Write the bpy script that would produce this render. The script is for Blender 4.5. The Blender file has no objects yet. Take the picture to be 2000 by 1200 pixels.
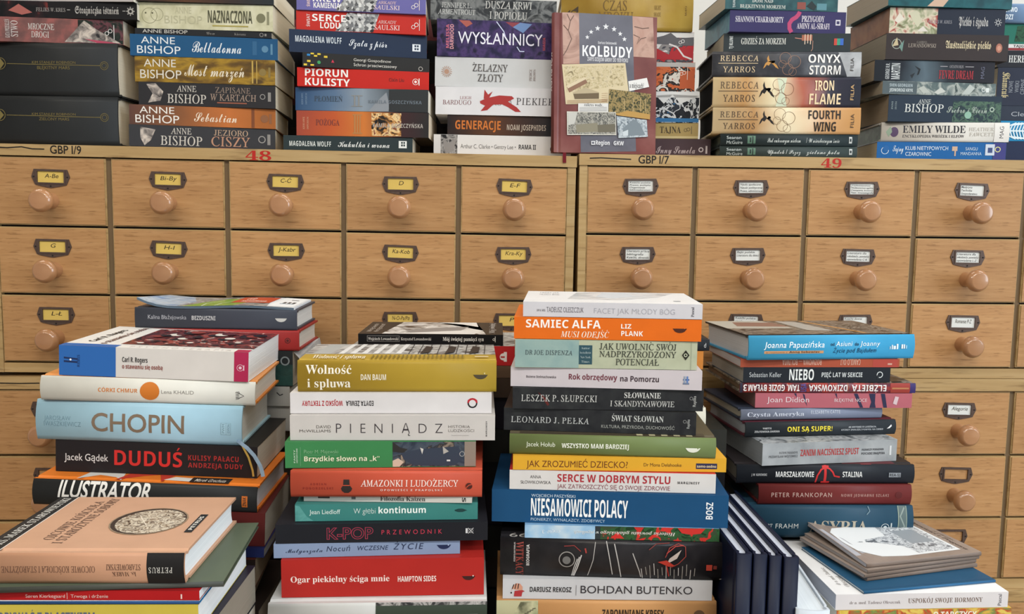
import bpy, bmesh, math, random
from mathutils import Vector, Matrix
random.seed(7)
SC = bpy.context.scene
COL = SC.collection

# ---------------------------------------------------------------- camera, world, lights, exposure
EYE = 1.30
PITCH, ROLL, FPX = math.atan(.1026), .011, 1600.0
fw = Vector((0, math.cos(PITCH), -math.sin(PITCH)))
r0 = Vector((1, 0, 0)); u0 = r0.cross(fw)
rt = r0*math.cos(ROLL) + u0*math.sin(ROLL); up = u0*math.cos(ROLL) - r0*math.sin(ROLL)
cd = bpy.data.cameras.new('camera'); cam = bpy.data.objects.new('camera', cd); COL.objects.link(cam)
cd.sensor_width = 36; cd.lens = 36*FPX/2000; cd.clip_start = .05
cam.matrix_world = Matrix(((rt.x, up.x, -fw.x, 0), (rt.y, up.y, -fw.y, 0), (rt.z, up.z, -fw.z, EYE), (0, 0, 0, 1)))
SC.camera = cam
SC.view_settings.view_transform = 'Standard'; SC.view_settings.look = 'None'
SC.view_settings.gamma = 1; SC.view_settings.use_curve_mapping = False
SC.view_settings.exposure = .22
SC.cycles.max_bounces = 6
w = bpy.data.worlds.new('world'); SC.world = w; w.use_nodes = True
w.node_tree.nodes['Background'].inputs[0].default_value = (.93, .97, 1, 1)
w.node_tree.nodes['Background'].inputs[1].default_value = .30

def lamp(name, loc, size, power, color, aim=(0, 0, -1)):
    l = bpy.data.lights.new(name, 'AREA'); l.shape = 'RECTANGLE'; l.size, l.size_y = size
    l.energy = power; l.color = color
    o = bpy.data.objects.new(name, l); COL.objects.link(o); o.location = loc
    o.rotation_euler = Vector(aim).to_track_quat('-Z', 'Y').to_euler()
    return o
LAMPS = [(-1.5, -.75), (.3, -.75), (2.1, -.75), (-1.5, 1.35), (.3, 1.35), (2.1, 1.35), (-.6, -2.2), (1.5, -2.2)]
for lx, ly in LAMPS:
    lamp('ceiling_lamp_light', (lx, ly, 2.955), (1.2, .3), 26 + 2.5*lx if ly < 1 else 7, (1, .925, .81) if lx < 0 else (1, .96, .90) if lx < 1 else (.90, .95, 1))
lamp('cool_side_fill', (3.3, -.6, 1.75), (1.6, 1.5), 46, (.76, .88, 1), (-1, .25, -.12))  # cool fill from the right, added to tint that side; no source in view

# ---------------------------------------------------------------- pixel rays of the 2000 x 1200 photograph
def ray(x, y): return fw*FPX + rt*(x-1000) - up*(y-600)
def at_y(x, y, Y):
    d = ray(x, y); t = Y/d.y
    return Vector((0, 0, EYE)) + d*t
def at_z(x, y, Z):
    d = ray(x, y); t = (Z-EYE)/d.z
    return Vector((0, 0, EYE)) + d*t

# ---------------------------------------------------------------- materials
def lin(h):
    h = h.lstrip('#'); c = [int(h[i:i+2], 16)/255 for i in (0, 2, 4)]
    return tuple(((v+.055)/1.055)**2.4 if v > .04045 else v/12.92 for v in c) + (1,)
MATS = {}
def base_mat(key):
    m = bpy.data.materials.new(key); m.use_nodes = True
    nt = m.node_tree; b = nt.nodes['Principled BSDF']
    return m, nt, b
def N(nt, t, **k):
    n = nt.nodes.new(t)
    for a, v in k.items(): setattr(n, a, v)
    return n
def coords(nt, scale, kind='Object'):
    tc = N(nt, 'ShaderNodeTexCoord'); mp = N(nt, 'ShaderNodeMapping')
    nt.links.new(tc.outputs[kind], mp.inputs[0]); mp.inputs['Scale'].default_value = scale
    return mp.outputs[0]
def ramp(nt, fac, stops, interp='LINEAR'):
    r = N(nt, 'ShaderNodeValToRGB'); r.color_ramp.interpolation = interp
    while len(r.color_ramp.elements) < len(stops): r.color_ramp.elements.new(.5)
    for e, (p, c) in zip(r.color_ramp.elements, stops): e.position = p; e.color = lin(c)
    nt.links.new(fac, r.inputs[0]); return r.outputs[0]
def bump(nt, b, fac, strength, dist=.001):
    n = N(nt, 'ShaderNodeBump'); n.inputs['Strength'].default_value = strength; n.inputs['Distance'].default_value = dist
    nt.links.new(fac, n.inputs['Height']); nt.links.new(n.outputs[0], b.inputs['Normal'])
def cover_mat(hx, rough=.42):
    k = ('cover', hx, rough)
    if k in MATS: return MATS[k]
    m, nt, b = base_mat('printed_cover_' + hx[1:])
    n = N(nt, 'ShaderNodeTexNoise'); n.inputs['Scale'].default_value = 1; n.inputs['Detail'].default_value = 4
    nt.links.new(coords(nt, (35, 35, 35)), n.inputs[0])
    c = lin(hx)
    mx = N(nt, 'ShaderNodeMix', data_type='RGBA')
    mx.inputs[6].default_value = tuple(v*.90 for v in c[:3]) + (1,); mx.inputs[7].default_value = tuple(min(1, v*1.08) for v in c[:3]) + (1,)
    nt.links.new(n.outputs[0], mx.inputs[0]); nt.links.new(mx.outputs[2], b.inputs['Base Color'])
    b.inputs['Roughness'].default_value = rough
    b.inputs['Specular IOR Level'].default_value = .17
    MATS[k] = m; return m
def ink_mat(hx, rough=.5):
    k = ('ink', hx)
    if k in MATS: return MATS[k]
    m, nt, b = base_mat('ink_' + hx[1:])
    b.inputs['Base Color'].default_value = lin(hx); b.inputs['Roughness'].default_value = rough
    b.inputs['Specular IOR Level'].default_value = .3
    MATS[k] = m; return m
def paper_mat(hx):
    k = ('paper', hx)
    if k in MATS: return MATS[k]
    m, nt, b = base_mat('page_edges_' + hx[1:])
    n = N(nt, 'ShaderNodeTexNoise'); n.inputs['Scale'].default_value = 1; n.inputs['Detail'].default_value = 2
    nt.links.new(coords(nt, (4, 4, 1400)), n.inputs[0])
    c = lin(hx)
    mx = N(nt, 'ShaderNodeMix', data_type='RGBA')
    mx.inputs[6].default_value = tuple(v*.86 for v in c[:3]) + (1,); mx.inputs[7].default_value = tuple(min(1, v*1.1) for v in c[:3]) + (1,)
    nt.links.new(n.outputs[0], mx.inputs[0]); nt.links.new(mx.outputs[2], b.inputs['Base Color'])
    bump(nt, b, n.outputs[0], .25)
    b.inputs['Roughness'].default_value = .85; b.inputs['Specular IOR Level'].default_value = .15
    MATS[k] = m; return m
ART = {}
def art_mat(name):
    k = ('art', name)
    if k in MATS: return MATS[k]
    kind, sc, cols = ART[name][:3]
    hard = len(ART[name]) > 3
    m, nt, b = base_mat('artwork_' + name)
    s = sc if isinstance(sc, tuple) else (sc, sc, sc)
    if kind == 'v':
        n = N(nt, 'ShaderNodeTexVoronoi'); n.inputs['Scale'].default_value = 1; out = 'Color'
        nt.links.new(coords(nt, s), n.inputs[0])
        sp = N(nt, 'ShaderNodeSeparateColor'); nt.links.new(n.outputs['Color'], sp.inputs[0]); fac = sp.outputs[0]
    elif kind == 'g':
        g = N(nt, 'ShaderNodeSeparateXYZ'); nt.links.new(coords(nt, (1, 1, 1), 'Generated'), g.inputs[0])
        n = N(nt, 'ShaderNodeTexNoise'); n.inputs['Scale'].default_value = 1
        nt.links.new(coords(nt, s), n.inputs[0])
        ad = N(nt, 'ShaderNodeMath', operation='MULTIPLY_ADD'); nt.links.new(n.outputs[0], ad.inputs[0]); ad.inputs[1].default_value = .25
        nt.links.new(g.outputs[0], ad.inputs[2])
        sb = N(nt, 'ShaderNodeMath', operation='SUBTRACT'); nt.links.new(ad.outputs[0], sb.inputs[0]); sb.inputs[1].default_value = .125
        fac = sb.outputs[0]
    else:
        n = N(nt, 'ShaderNodeTexNoise'); n.inputs['Scale'].default_value = 1; n.inputs['Detail'].default_value = 5
        n.inputs['Distortion'].default_value = 1.2 if kind == 'd' else .2
        nt.links.new(coords(nt, s), n.inputs[0]); fac = n.outputs[0]
    lo, hi = (.0, 1.) if kind in 'vg' else (.3, .7)
    stops = [(lo + (hi-lo)*i/(len(cols)-1), c) for i, c in enumerate(cols)]
    nt.links.new(ramp(nt, fac, stops, 'CONSTANT' if hard else 'LINEAR'), b.inputs['Base Color'])
    b.inputs['Roughness'].default_value = .30; b.inputs['Specular IOR Level'].default_value = .25
    MATS[k] = m; return m
def get_mat(c, ink=False):
    if not c.startswith('#'): return art_mat(c)
    return ink_mat(c) if ink else cover_mat(c)
def wood_mat(name, cols, scale, rough=.5, coat=.0, fleck=.5):
    if name in MATS: return MATS[name]
    m, nt, b = base_mat(name)
    n = N(nt, 'ShaderNodeTexNoise'); n.inputs['Scale'].default_value = 1; n.inputs['Detail'].default_value = 6; n.inputs['Distortion'].default_value = .35
    nt.links.new(coords(nt, scale), n.inputs[0])
    f = N(nt, 'ShaderNodeTexNoise'); f.inputs['Scale'].default_value = 1; f.inputs['Detail'].default_value = 3
    nt.links.new(coords(nt, tuple(v*(3.2 if i == 0 else 2.0) for i, v in enumerate(scale))), f.inputs[0])
    c1 = ramp(nt, n.outputs[0], [(.3, cols[0]), (.5, cols[1]), (.7, cols[2])])
    dk = ramp(nt, f.outputs[0], [(.30, '#9a8264'), (.44, '#ffffff')])
    mx = N(nt, 'ShaderNodeMix', data_type='RGBA', blend_type='MULTIPLY'); mx.inputs[0].default_value = fleck
    nt.links.new(c1, mx.inputs[6]); nt.links.new(dk, mx.inputs[7])
    oi = N(nt, 'ShaderNodeObjectInfo')
    hv = N(nt, 'ShaderNodeHueSaturation')
    mm = N(nt, 'ShaderNodeMath', operation='MULTIPLY_ADD'); mm.inputs[1].default_value = .14; mm.inputs[2].default_value = .93
    nt.links.new(oi.outputs['Random'], mm.inputs[0]); nt.links.new(mm.outputs[0], hv.inputs['Value'])
    nt.links.new(mx.outputs[2], hv.inputs['Color']); nt.links.new(hv.outputs[0], b.inputs['Base Color'])
    bump(nt, b, f.outputs[0], .12, .0006)
    b.inputs['Roughness'].default_value = rough; b.inputs['Coat Weight'].default_value = coat; b.inputs['Coat Roughness'].default_value = .1
    b.inputs['Specular IOR Level'].default_value = .3
    MATS[name] = m; return m
def plain_mat(name, hx, rough=.6, metal=0, nscale=20, amt=.12):
    if name in MATS: return MATS[name]
    m, nt, b = base_mat(name)
    n = N(nt, 'ShaderNodeTexNoise'); n.inputs['Scale'].default_value = nscale; n.inputs['Detail'].default_value = 5
    nt.links.new(coords(nt, (1, 1, 1)), n.inputs[0])
    c = lin(hx); mx = N(nt, 'ShaderNodeMix', data_type='RGBA')
    mx.inputs[6].default_value = tuple(v*(1-amt) for v in c[:3]) + (1,); mx.inputs[7].default_value = tuple(min(1, v*(1+amt)) for v in c[:3]) + (1,)
    nt.links.new(n.outputs[0], mx.inputs[0]); nt.links.new(mx.outputs[2], b.inputs['Base Color'])
    b.inputs['Roughness'].default_value = rough; b.inputs['Metallic'].default_value = metal
    MATS[name] = m; return m
MAT_DRAWER = wood_mat('oak_veneer', ('#aa7d50', '#b38657', '#bc9061'), (14, 60, 210), .5, 0, .48)
MAT_EDGE = wood_mat('pale_beech_edge', ('#a9895a', '#b39464', '#bb9e70'), (5, 60, 90), .5)
MAT_KNOB = wood_mat('lacquered_knob', ('#a0714b', '#aa7a53', '#b2835c'), (20, 20, 40), .28, 1.0, .0)
MAT_GAP = plain_mat('dark_divider', '#6b5538', .7)
MAT_DARK = plain_mat('dark_inside', '#1a1410', .9)
MAT_BRONZE = plain_mat('aged_bronze', '#58453b', .42, .3, 300, .3)
MAT_WALL = plain_mat('painted_wall', '#dcdad4', .8, 0, 6, .03)
MAT_FLOOR = plain_mat('floor_covering', '#7d766c', .6, 0, 8, .12)
MAT_CEIL = plain_mat('ceiling_paint', '#e6e4de', .9, 0, 5, .03)
MAT_TABLE = wood_mat('table_laminate', ('#8a6a48', '#97764f', '#a38159'), (6, 60, 60), .45)

# ---------------------------------------------------------------- glyphs
STY = {}
def rng(up_, lo_, dig=None): return (up_, lo_, dig)
STY['s'] = rng(0x1D400, 0x1D41A, 0x1D7CE)   # heavy roman
STY['l'] = STY['s']                          # lighter roman
STY['u'] = rng(0x1D434, 0x1D44E)             # thin roman capitals
STY['b'] = STY['n'] = rng(0x1D5D4, 0x1D5EE, 0x1D7EC)   # heavy sans
STY['i'] = rng(0x1D468, 0x1D482)             # slanted roman
STY['c'] = rng(0x1D4D0, 0x1D4EA)             # script
STY['g'] = rng(0x1D56C, 0x1D586)             # blackletter
OFFS = {'r': 0, 'm': .012, 'b': 0, 'n': 0, 't': -.014, 'h': .002, 'k': .02, 'N': .036, 'R': .004, 's': 0, 'l': -.013, 'i': -.004, 'u': .004, 'c': 0, 'g': 0}
SPLIT = {'ą': 'a,', 'ć': "c'", 'ę': 'e,', 'ł': 'l/', 'ń': "n'", 'ó': "o'", 'ś': "s'", 'ź': "z'", 'ż': 'z.',
         'Ą': 'A,', 'Ć': "C'", 'Ę': 'E,', 'Ł': 'L/', 'Ń': "N'", 'Ó': "O'", 'Ś': "S'", 'Ź': "Z'", 'Ż': 'Z.'}
GL = {}
DG = None
def raw_glyph(body, off):
    c = bpy.data.curves.new('g', 'FONT'); c.body = body; c.offset = off; c.resolution_u = 4
    o = bpy.data.objects.new('g', c); COL.objects.link(o)
    dg = bpy.context.evaluated_depsgraph_get(); ev = o.evaluated_get(dg); me = ev.to_mesh()
    vs = [(v.co.x, v.co.y) for v in me.vertices]; fs = [tuple(p.vertices) for p in me.polygons]
    ev.to_mesh_clear(); bpy.data.objects.remove(o); bpy.data.curves.remove(c)
    return vs, fs
BAR = {}
def glyph(ch, st):
    k = (ch, st)
    if k in GL: return GL[k]
    body = ch
    if st in STY:
        a, b, d = STY[st]
        if 'A' <= ch <= 'Z': body = chr(a + ord(ch) - 65)
        elif 'a' <= ch <= 'z': body = chr(b + ord(ch) - 97)
        elif d and ch.isdigit(): body = chr(d + ord(ch) - 48)
    if 'bar' not in BAR:
        v, _ = raw_glyph('||', 0); BAR['bar'] = max(p[0] for p in v) - min(p[0] for p in v)
    if ch == ' ': vs, fs, adv = [], [], .26
    else:
        vs, fs = raw_glyph(body, OFFS[st])
        v2, _ = raw_glyph('|' + body + '|', 0)
        adv = max(p[0] for p in v2) - min(p[0] for p in v2) - BAR['bar']
    GL[k] = (vs, fs, adv); return GL[k]
def text_mesh(s, st, track=0.0):
    if st == 'l' and s.upper() == s: st = 'u'
    """2D mesh of a line of writing, baseline at 0, capitals .69 high."""
    V, Fc, x = [], [], 0.0
    def add(vs, fs, dx):
        b = len(V); V.extend((p[0]+dx, p[1]) for p in vs); Fc.extend(tuple(i+b for i in f) for f in fs)
    for ch in s:
        acc = ''
        if st in STY and ch in SPLIT: base, acc = SPLIT[ch]
        else: base = ch
        vs, fs, adv = glyph(base, st)
        add(vs, fs, x)
        if acc and vs and ch in SPLIT:
            cx = x + (min(p[0] for p in vs) + max(p[0] for p in vs))/2; top = max(p[1] for p in vs)
            if acc == "'": add([(cx-.05, top+.06), (cx+.01, top+.06), (cx+.12, top+.2), (cx+.03, top+.2)], [(0, 1, 2, 3)], 0)
            elif acc == '.': add([(cx-.05, top+.07), (cx+.05, top+.07), (cx+.05, top+.17), (cx-.05, top+.17)], [(0, 1, 2, 3)], 0)
            elif acc == ',': add([(cx+.08, 0), (cx+.16, .01), (cx+.14, -.13), (cx+.24, -.15), (cx+.2, -.2), (cx+.06, -.17)], [(0, 1, 2), (0, 2, 5), (2, 3, 4), (2, 4, 5)], 0)
            elif acc == '/': add([(cx-.18, .24), (cx-.16, .18), (cx+.16, .4), (cx+.14, .46)], [(0, 1, 2, 3)], 0)
        x += adv + track
    if st == 'u': V = [(p[0] - .22*p[1], p[1]) for p in V]
    if st in 'hk': V = [(p[0] + (.2 if st == 'h' else .26)*p[1], p[1]) for p in V]
    return V, Fc

# ---------------------------------------------------------------- mesh helpers
def link(name, me, parent=None, mats=()):
    o = bpy.data.objects.new(name, me); COL.objects.link(o)
    for m in mats: me.materials.append(m)
    if parent: o.parent = parent
    return o
def mesh_of(name, V, Fc, mi=None, smooth=False):
    me = bpy.data.meshes.new(name); me.from_pydata(V, [], Fc)
    if mi: me.polygons.foreach_set('material_index', mi)
    if smooth: me.polygons.foreach_set('use_smooth', [True]*len(Fc))
    me.update(); return me
def box_bm(bm, lo, hi, mi=0):
    v = [bm.verts.new((x, y, z)) for z in (lo[2], hi[2]) for y in (lo[1], hi[1]) for x in (lo[0], hi[0])]
    for f in ((0, 2, 3, 1), (4, 5, 7, 6), (0, 1, 5, 4), (2, 6, 7, 3), (0, 4, 6, 2), (1, 3, 7, 5)):
        bm.faces.new([v[i] for i in f]).material_index = mi
def bm_obj(name, bm, mats, parent=None, bevel=0):
    if bevel:
        bmesh.ops.bevel(bm, geom=list(bm.edges), offset=bevel, segments=2, affect='EDGES', clamp_overlap=True)
    me = bpy.data.meshes.new(name); bm.to_mesh(me); bm.free()
    return link(name, me, parent, mats)
def empty(name, loc, label=None, cat=None, group=None, rot=None):
    o = bpy.data.objects.new(name, None); COL.objects.link(o); o.location = loc; o.empty_display_size = .03
    if rot: o.rotation_euler = rot
    if label: o['label'] = label
    if cat: o['category'] = cat
    if group: o['group'] = group
    return o

# ---------------------------------------------------------------- print on flat or curved faces
# every print item: (verts2d, faces, colour); s to the reader's right, t up, in metres
def pr_text(txt, s0, s1, t0, t1, col, st='r', rot=0, track=0):
    V, Fc = text_mesh(txt, st, track)
    if not V: return None
    a, b = min(p[0] for p in V), max(p[0] for p in V)
    w, h = s1-s0, t1-t0
    out = []
    for x, y in V:
        p, q = (x-a)/(b-a), y/.69
        if rot == 0: out.append((s0 + p*w, t0 + q*h))
        elif rot == 180: out.append((s1 - p*w, t1 - q*h))
        elif rot == 90: out.append((s1 - q*w, t0 + p*h))      # reads upward
        else: out.append((s0 + q*w, t1 - p*h))                # reads downward
    return out, Fc, col
def pr_rect(s0, s1, t0, t1, col): return [(s0, t0), (s1, t0), (s1, t1), (s0, t1)], [(0, 1, 2, 3)], col
def pr_poly(pts, col):
    a = sum(pts[i-1][0]*pts[i][1] - pts[i][0]*pts[i-1][1] for i in range(len(pts)))
    pts = pts if a > 0 else pts[::-1]
    return pts, [tuple(range(len(pts)))], col
def pr_ell(cx, cy, rx, ry, col, n=24): return [(cx + rx*math.cos(i*2*math.pi/n), cy + ry*math.sin(i*2*math.pi/n)) for i in range(n)], [tuple(range(n))], col
def pr_ring(cx, cy, r, w, col, n=24, a0=0, a1=2*math.pi):
    V, Fc = [], []
    for i in range(n+1):
        a = a0 + (a1-a0)*i/n
        V += [(cx + (r-w)*math.cos(a), cy + (r-w)*math.sin(a)), (cx + r*math.cos(a), cy + r*math.sin(a))]
    for i in range(n): Fc.append((2*i, 2*i+1, 2*i+3, 2*i+2))
    return V, Fc, col
def pr_line(pts, w, col):
    V, Fc = [], []
    for i, p in enumerate(pts):
        a = pts[max(i-1, 0)]; b = pts[min(i+1, len(pts)-1)]
        dx, dy = b[0]-a[0], b[1]-a[1]; L = math.hypot(dx, dy) or 1
        V += [(p[0] + dy/L*w/2, p[1] - dx/L*w/2), (p[0] - dy/L*w/2, p[1] + dx/L*w/2)]
    for i in range(len(pts)-1): Fc.append((2*i, 2*i+2, 2*i+3, 2*i+1))
    return V, Fc, col
def put_print(items, to3d, V, Fc, MI, mats, slice_t=None, slice_s=None, base=.00015):
    """lays the print items over a surface; to3d(s, t, lift) gives the point"""
    for k, it in enumerate(items):
        if it is None: continue
        v2, f2, col = it
        m = get_mat(col, True)
        if m not in mats: mats.append(m)
        mi = mats.index(m)
        if slice_t or slice_s:
            bm = bmesh.new(); bv = [bm.verts.new((p[0], p[1], 0)) for p in v2]
            for f in f2:
                try: bm.faces.new([bv[i] for i in f])
                except ValueError: pass
            for n, cuts in (((0, 1, 0), slice_t), ((1, 0, 0), slice_s)):
                for c in cuts or ():
                    bmesh.ops.bisect_plane(bm, geom=bm.verts[:] + bm.edges[:] + bm.faces[:], plane_co=(c, c, 0), plane_no=n)
            bm.verts.index_update()
            v2 = [(v.co.x, v.co.y) for v in bm.verts]; f2 = [tuple(v.index for v in f.verts) for f in bm.faces]; bm.free()
        b = len(V); lift = base + .00004*k
        V.extend(to3d(p[0], p[1], lift) for p in v2)
        Fc.extend(tuple(i+b for i in f) for f in f2); MI.extend([mi]*len(f2))

# ---------------------------------------------------------------- books
# a book lies with its spine along x at y = 0, depth along +y, thickness along z
def make_book(root, L, W, T, kind, col, top=None, bot=None, pages='#e9e3d6', spine=(), cover=(), bulge=None, bend=None, cover_label=None, pin=None, board=.0024):
    top = top or col; bot = bot or top
    hard = kind == 'hard'
    th = board if hard else .0004
    th = min(th, T*.2)
    b = bulge if bulge is not None else (min(.005, T*.13) if hard else 0)
    n = 9 if hard else 5
    ys = lambda v: -b*(1-(2*v-1)**2)
    prof, inn, seg = [], [], []
    def add(o, i, s): prof.append(o); inn.append(i); seg.append(s)
    add((W, 0), (W, th), 'b')
    if hard and T > .012:
        for y, z in ((.0105, 0), (.0075, .0016), (.0045, .0002)): add((y, z), (y, z+th), 'b')
    for k in range(n+1):
        v = k/n; add((ys(v), v*T), (ys(v)+th, min(max(v*T, th), T-th)), 's')
    if hard and T > .012:
        for y, z in ((.0045, .0002), (.0075, .0016), (.0105, 0)): add((y, T-z), (y, T-z-th), 't')
    add((W, T), (W, T-th), 't')
    mats = [get_mat(col), get_mat(top), get_mat(bot)]
    V, Fc, MI = [], [], []
    nx = 14 if bend else 1
    P = len(prof)
    for i in range(nx+1):
        x = -L/2 + L*i/nx
        V += [(x, p[0], p[1]) for p in prof] + [(x, p[0], p[1]) for p in inn]
    def mi(k):
        a, c = seg[k], seg[k+1]
        return 0 if a == c == 's' else (1 if 't' in (a, c) else 2)
    for i in range(nx):
        o0, o1 = i*2*P, (i+1)*2*P
        for k in range(P-1):
            Fc.append((o0+k, o0+k+1, o1+k+1, o1+k)); MI.append(mi(k))
            Fc.append((o0+P+k, o1+P+k, o1+P+k+1, o0+P+k+1)); MI.append(mi(k))
        for k in (0, P-1):
            q = (o0+k, o1+k, o1+P+k, o0+P+k)
            Fc.append(q if k == 0 else q[::-1]); MI.append(2 if k == 0 else 1)
    for k in range(P-1):
        Fc.append((k, P+k, P+k+1, k+1)); MI.append(mi(k))
        o = nx*2*P; Fc.append((o+k, o+k+1, o+P+k+1, o+P+k)); MI.append(mi(k))
    bodyn = len(Fc)
    cuts = [T*k/n for k in range(1, n)] if b > .0001 else None
    put_print(spine, lambda s, t, l: (s, ys(min(max(t/T, 0), 1)) - l, t), V, Fc, MI, mats, cuts)
    bcuts = [-L/2 + L*i/nx for i in range(1, nx)] if bend else None
    put_print(cover, lambda s, t, l: (s, t, T + l), V, Fc, MI, mats, None, bcuts)
    if bend: V = [bend(*p) for p in V]
    me = mesh_of('cover', V, Fc, MI)
    if b > .0001: me.polygons.foreach_set('use_smooth', [True if i >= bodyn or abs(me.polygons[i].normal.y) > .3 and me.polygons[i].center.y < .004 else False for i in range(len(Fc))])
    c = link('cover', me, root, mats)
    if cover_label: c['label'] = cover_label
    # page block
    ins = (.0032 if hard else .0004)
    yb, yf = th + .0006, W - (.0035 if hard else .0006)
    z0, z1 = th + .00005, T - th - .00005
    x0, x1 = -L/2 + ins, L/2 - ins
    if pin: x0 += pin; x1 -= pin
    sec = [(yb, z0)]
    m = 6 if hard else 1
    for k in range(m+1):
        v = k/m; sec.append((yf - (min(.004, T*.12)*(1-(2*v-1)**2) if hard else 0), z0 + v*(z1-z0)))
    sec.append((yb, z1))
    if hard and b > .001:
        for k in range(1, 5):
            v = 1 - k/5; sec.append((yb + ys(v)*.8, z0 + v*(z1-z0)))
    V, Fc = [], []; S = len(sec)
    for i in range(nx+1):
        x = x0 + (x1-x0)*i/nx
        V += [(x, p[0], p[1]) for p in sec]
    for i in range(nx):
        for k in range(S):
            k2 = (k+1) % S; Fc.append((i*S+k, i*S+k2, (i+1)*S+k2, (i+1)*S+k))
    Fc.append(tuple(range(S))[::-1]); Fc.append(tuple(nx*S+k for k in range(S)))
    if bend: V = [bend(*p) for p in V]
    pm = mesh_of('page_block', V, Fc)
    pm.flip_normals()
    bmm = bmesh.new(); bmm.from_mesh(pm); bmesh.ops.recalc_face_normals(bmm, faces=bmm.faces[:]); bmm.to_mesh(pm); bmm.free()
    link('page_block', pm, root, [paper_mat(pages) if pages[0] == '#' else art_mat(pages)])
    return c

CROP = {'P': (0, 0, 1), 'A': (0, 0, 3.448), 'B': (540, 0, 3.448), 'C': (1040, 0, 3.75), 'D': (1360, 0, 3.75), 'E': (1640, 0, 3.75),
        'F': (0, 560, 3), 'G': (0, 880, 3.333), 'H': (500, 600, 3.75), 'I': (500, 880, 3.75), 'J': (960, 560, 3.75),
        'K': (940, 860, 3.53), 'L': (1360, 600, 4), 'M': (1380, 860, 3.226)}
# print items written in measured units along the spine and 0..1 across it (v), or 0..1 x 0..1 on the front cover
def T(t, x0, x1, v0, v1, c, st='r', track=0): return ('T', t, x0, x1, v0, v1, c, st, 0, track)
def V(t, x0, x1, v0, v1, c, st='r', track=0): return ('T', t, x0, x1, v0, v1, c, st, 90, track)
def D(t, x0, x1, v0, v1, c, st='r', track=0): return ('T', t, x0, x1, v0, v1, c, st, 270, track)
def U(t, x0, x1, v0, v1, c, st='r', track=0): return ('T', t, x0, x1, v0, v1, c, st, 180, track)
def R(x0, x1, v0, v1, c): return ('R', x0, x1, v0, v1, c)
def G(pts, c): return ('G', pts, c)
def E_(x, v, rx, c, k=1): return ('E', x, v, rx, c, k)
def O(x, v, rx, c, w=.25): return ('O', x, v, rx, c, w)
def Ln(pts, w, c): return ('L', pts, w, c)
def boat(x0, x1, v, c):
    r = (x1-x0)/2; return ('B', (x0+x1)/2, v, r, c)
def build_items(items, fx, fv, sc):
    out = []
    for it in items:
        k = it[0]
        if k == 'T':
            _, t, x0, x1, v0, v1, c, st, rot, tr = it; out.append(pr_text(t, fx(x0), fx(x1), fv(v0), fv(v1), c, st, rot, tr))
        elif k == 'R': out.append(pr_rect(fx(it[1]), fx(it[2]), fv(it[3]), fv(it[4]), it[5]))
        elif k == 'G': out.append(pr_poly([(fx(x), fv(v)) for x, v in it[1]], it[2]))
        elif k == 'E': out.append(pr_ell(fx(it[1]), fv(it[2]), it[3]*sc, it[3]*sc*it[5], it[4]))
        elif k == 'O': out.append(pr_ring(fx(it[1]), fv(it[2]), it[3]*sc, it[3]*sc*it[5], it[4]))
        elif k == 'L': out.append(pr_line([(fx(x), fv(v)) for x, v in it[1]], it[2]*sc, it[3]))
        elif k == 'B':
            cx, cy, r = fx(it[1]), fv(it[2]), it[3]*sc
            out.append(pr_poly([(cx-r, cy+r*.25), (cx+r, cy+r*.25)] + [(cx + r*.9*math.cos(a), cy + r*.25 - r*.62*math.sin(a)) for a in [math.pi*i/10 for i in range(1, 10)]], it[4]))
    return out
STK, BOOKS = {}, {}
def stack(name, cx, Y, base=None, lean=0.0, group='', crop='P', pile=''):
    """cx: where along the picture the pile stands; Y: distance of its spines; base: height it stands at (None: table, filled up)"""
    c = at_y(cx, 600, Y)
    STK[name] = dict(X=c.x, Y=Y, base=base, z=base, lean=lean, group=group, crop=crop, pile=pile, mat=None, n=0, yaw=None)
TABLE_Z = .70
ORD = ['lowest', 'second', 'third', 'fourth', 'fifth', 'sixth', 'seventh', 'eighth', 'ninth', 'tenth', 'eleventh', 'twelfth']
FILL = ['#23262c', '#2c2622', '#1d2228', '#332b27', '#262b2b', '#2a2430', '#1f1f22', '#30302c', '#24202a', '#2e2926', '#1c2426', '#292929']
FNAME = ['slate', 'brown-black', 'blue-black', 'dark brown', 'dark green', 'dark violet', 'black', 'charcoal', 'dark plum', 'umber', 'dark teal', 'dark grey']
def place(st, loc, yaw):
    """world matrix of something standing at loc = (x from the pile's axis, y from its spines, height above its base)"""
    s = STK[st]
    return Matrix.Translation((s['X'], s['Y'], s['base'])) @ Matrix.Rotation(s['lean'], 4, 'Y') @ Matrix.Translation(loc) @ Matrix.Rotation(-yaw, 4, 'Z')
def fillers(st, upto):
    s = STK[st]; s['base'] = TABLE_Z + .0002 + abs(s['lean'])*.125
    h = upto - s['base'] - .0004
    n = max(1, round(h/.042)); t = h/n - .0004
    z = 0
    for i in range(n):
        o = empty('book', (0, 0, 0), '%s closed book, %s from the bottom of the pile %s' % (FNAME[i % 12], ORD[i], s['pile']), 'book', s['group'])
        o.matrix_world = place(st, (((i*37) % 9 - 4)*.0015, ((i*53) % 7)*.001 + s.get('back', 0), z), 0)
        make_book(o, .205 - (i % 3)*.004, min(.135, s.get('W', 1)) - s.get('back', 0)*.6, t, 'paper', FILL[i % 12], pages='#8e8678' if i % 2 else '#b8b0a2')
        z += t + .0004
    s['z'] = s['base'] + z; s['rel'] = z
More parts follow.
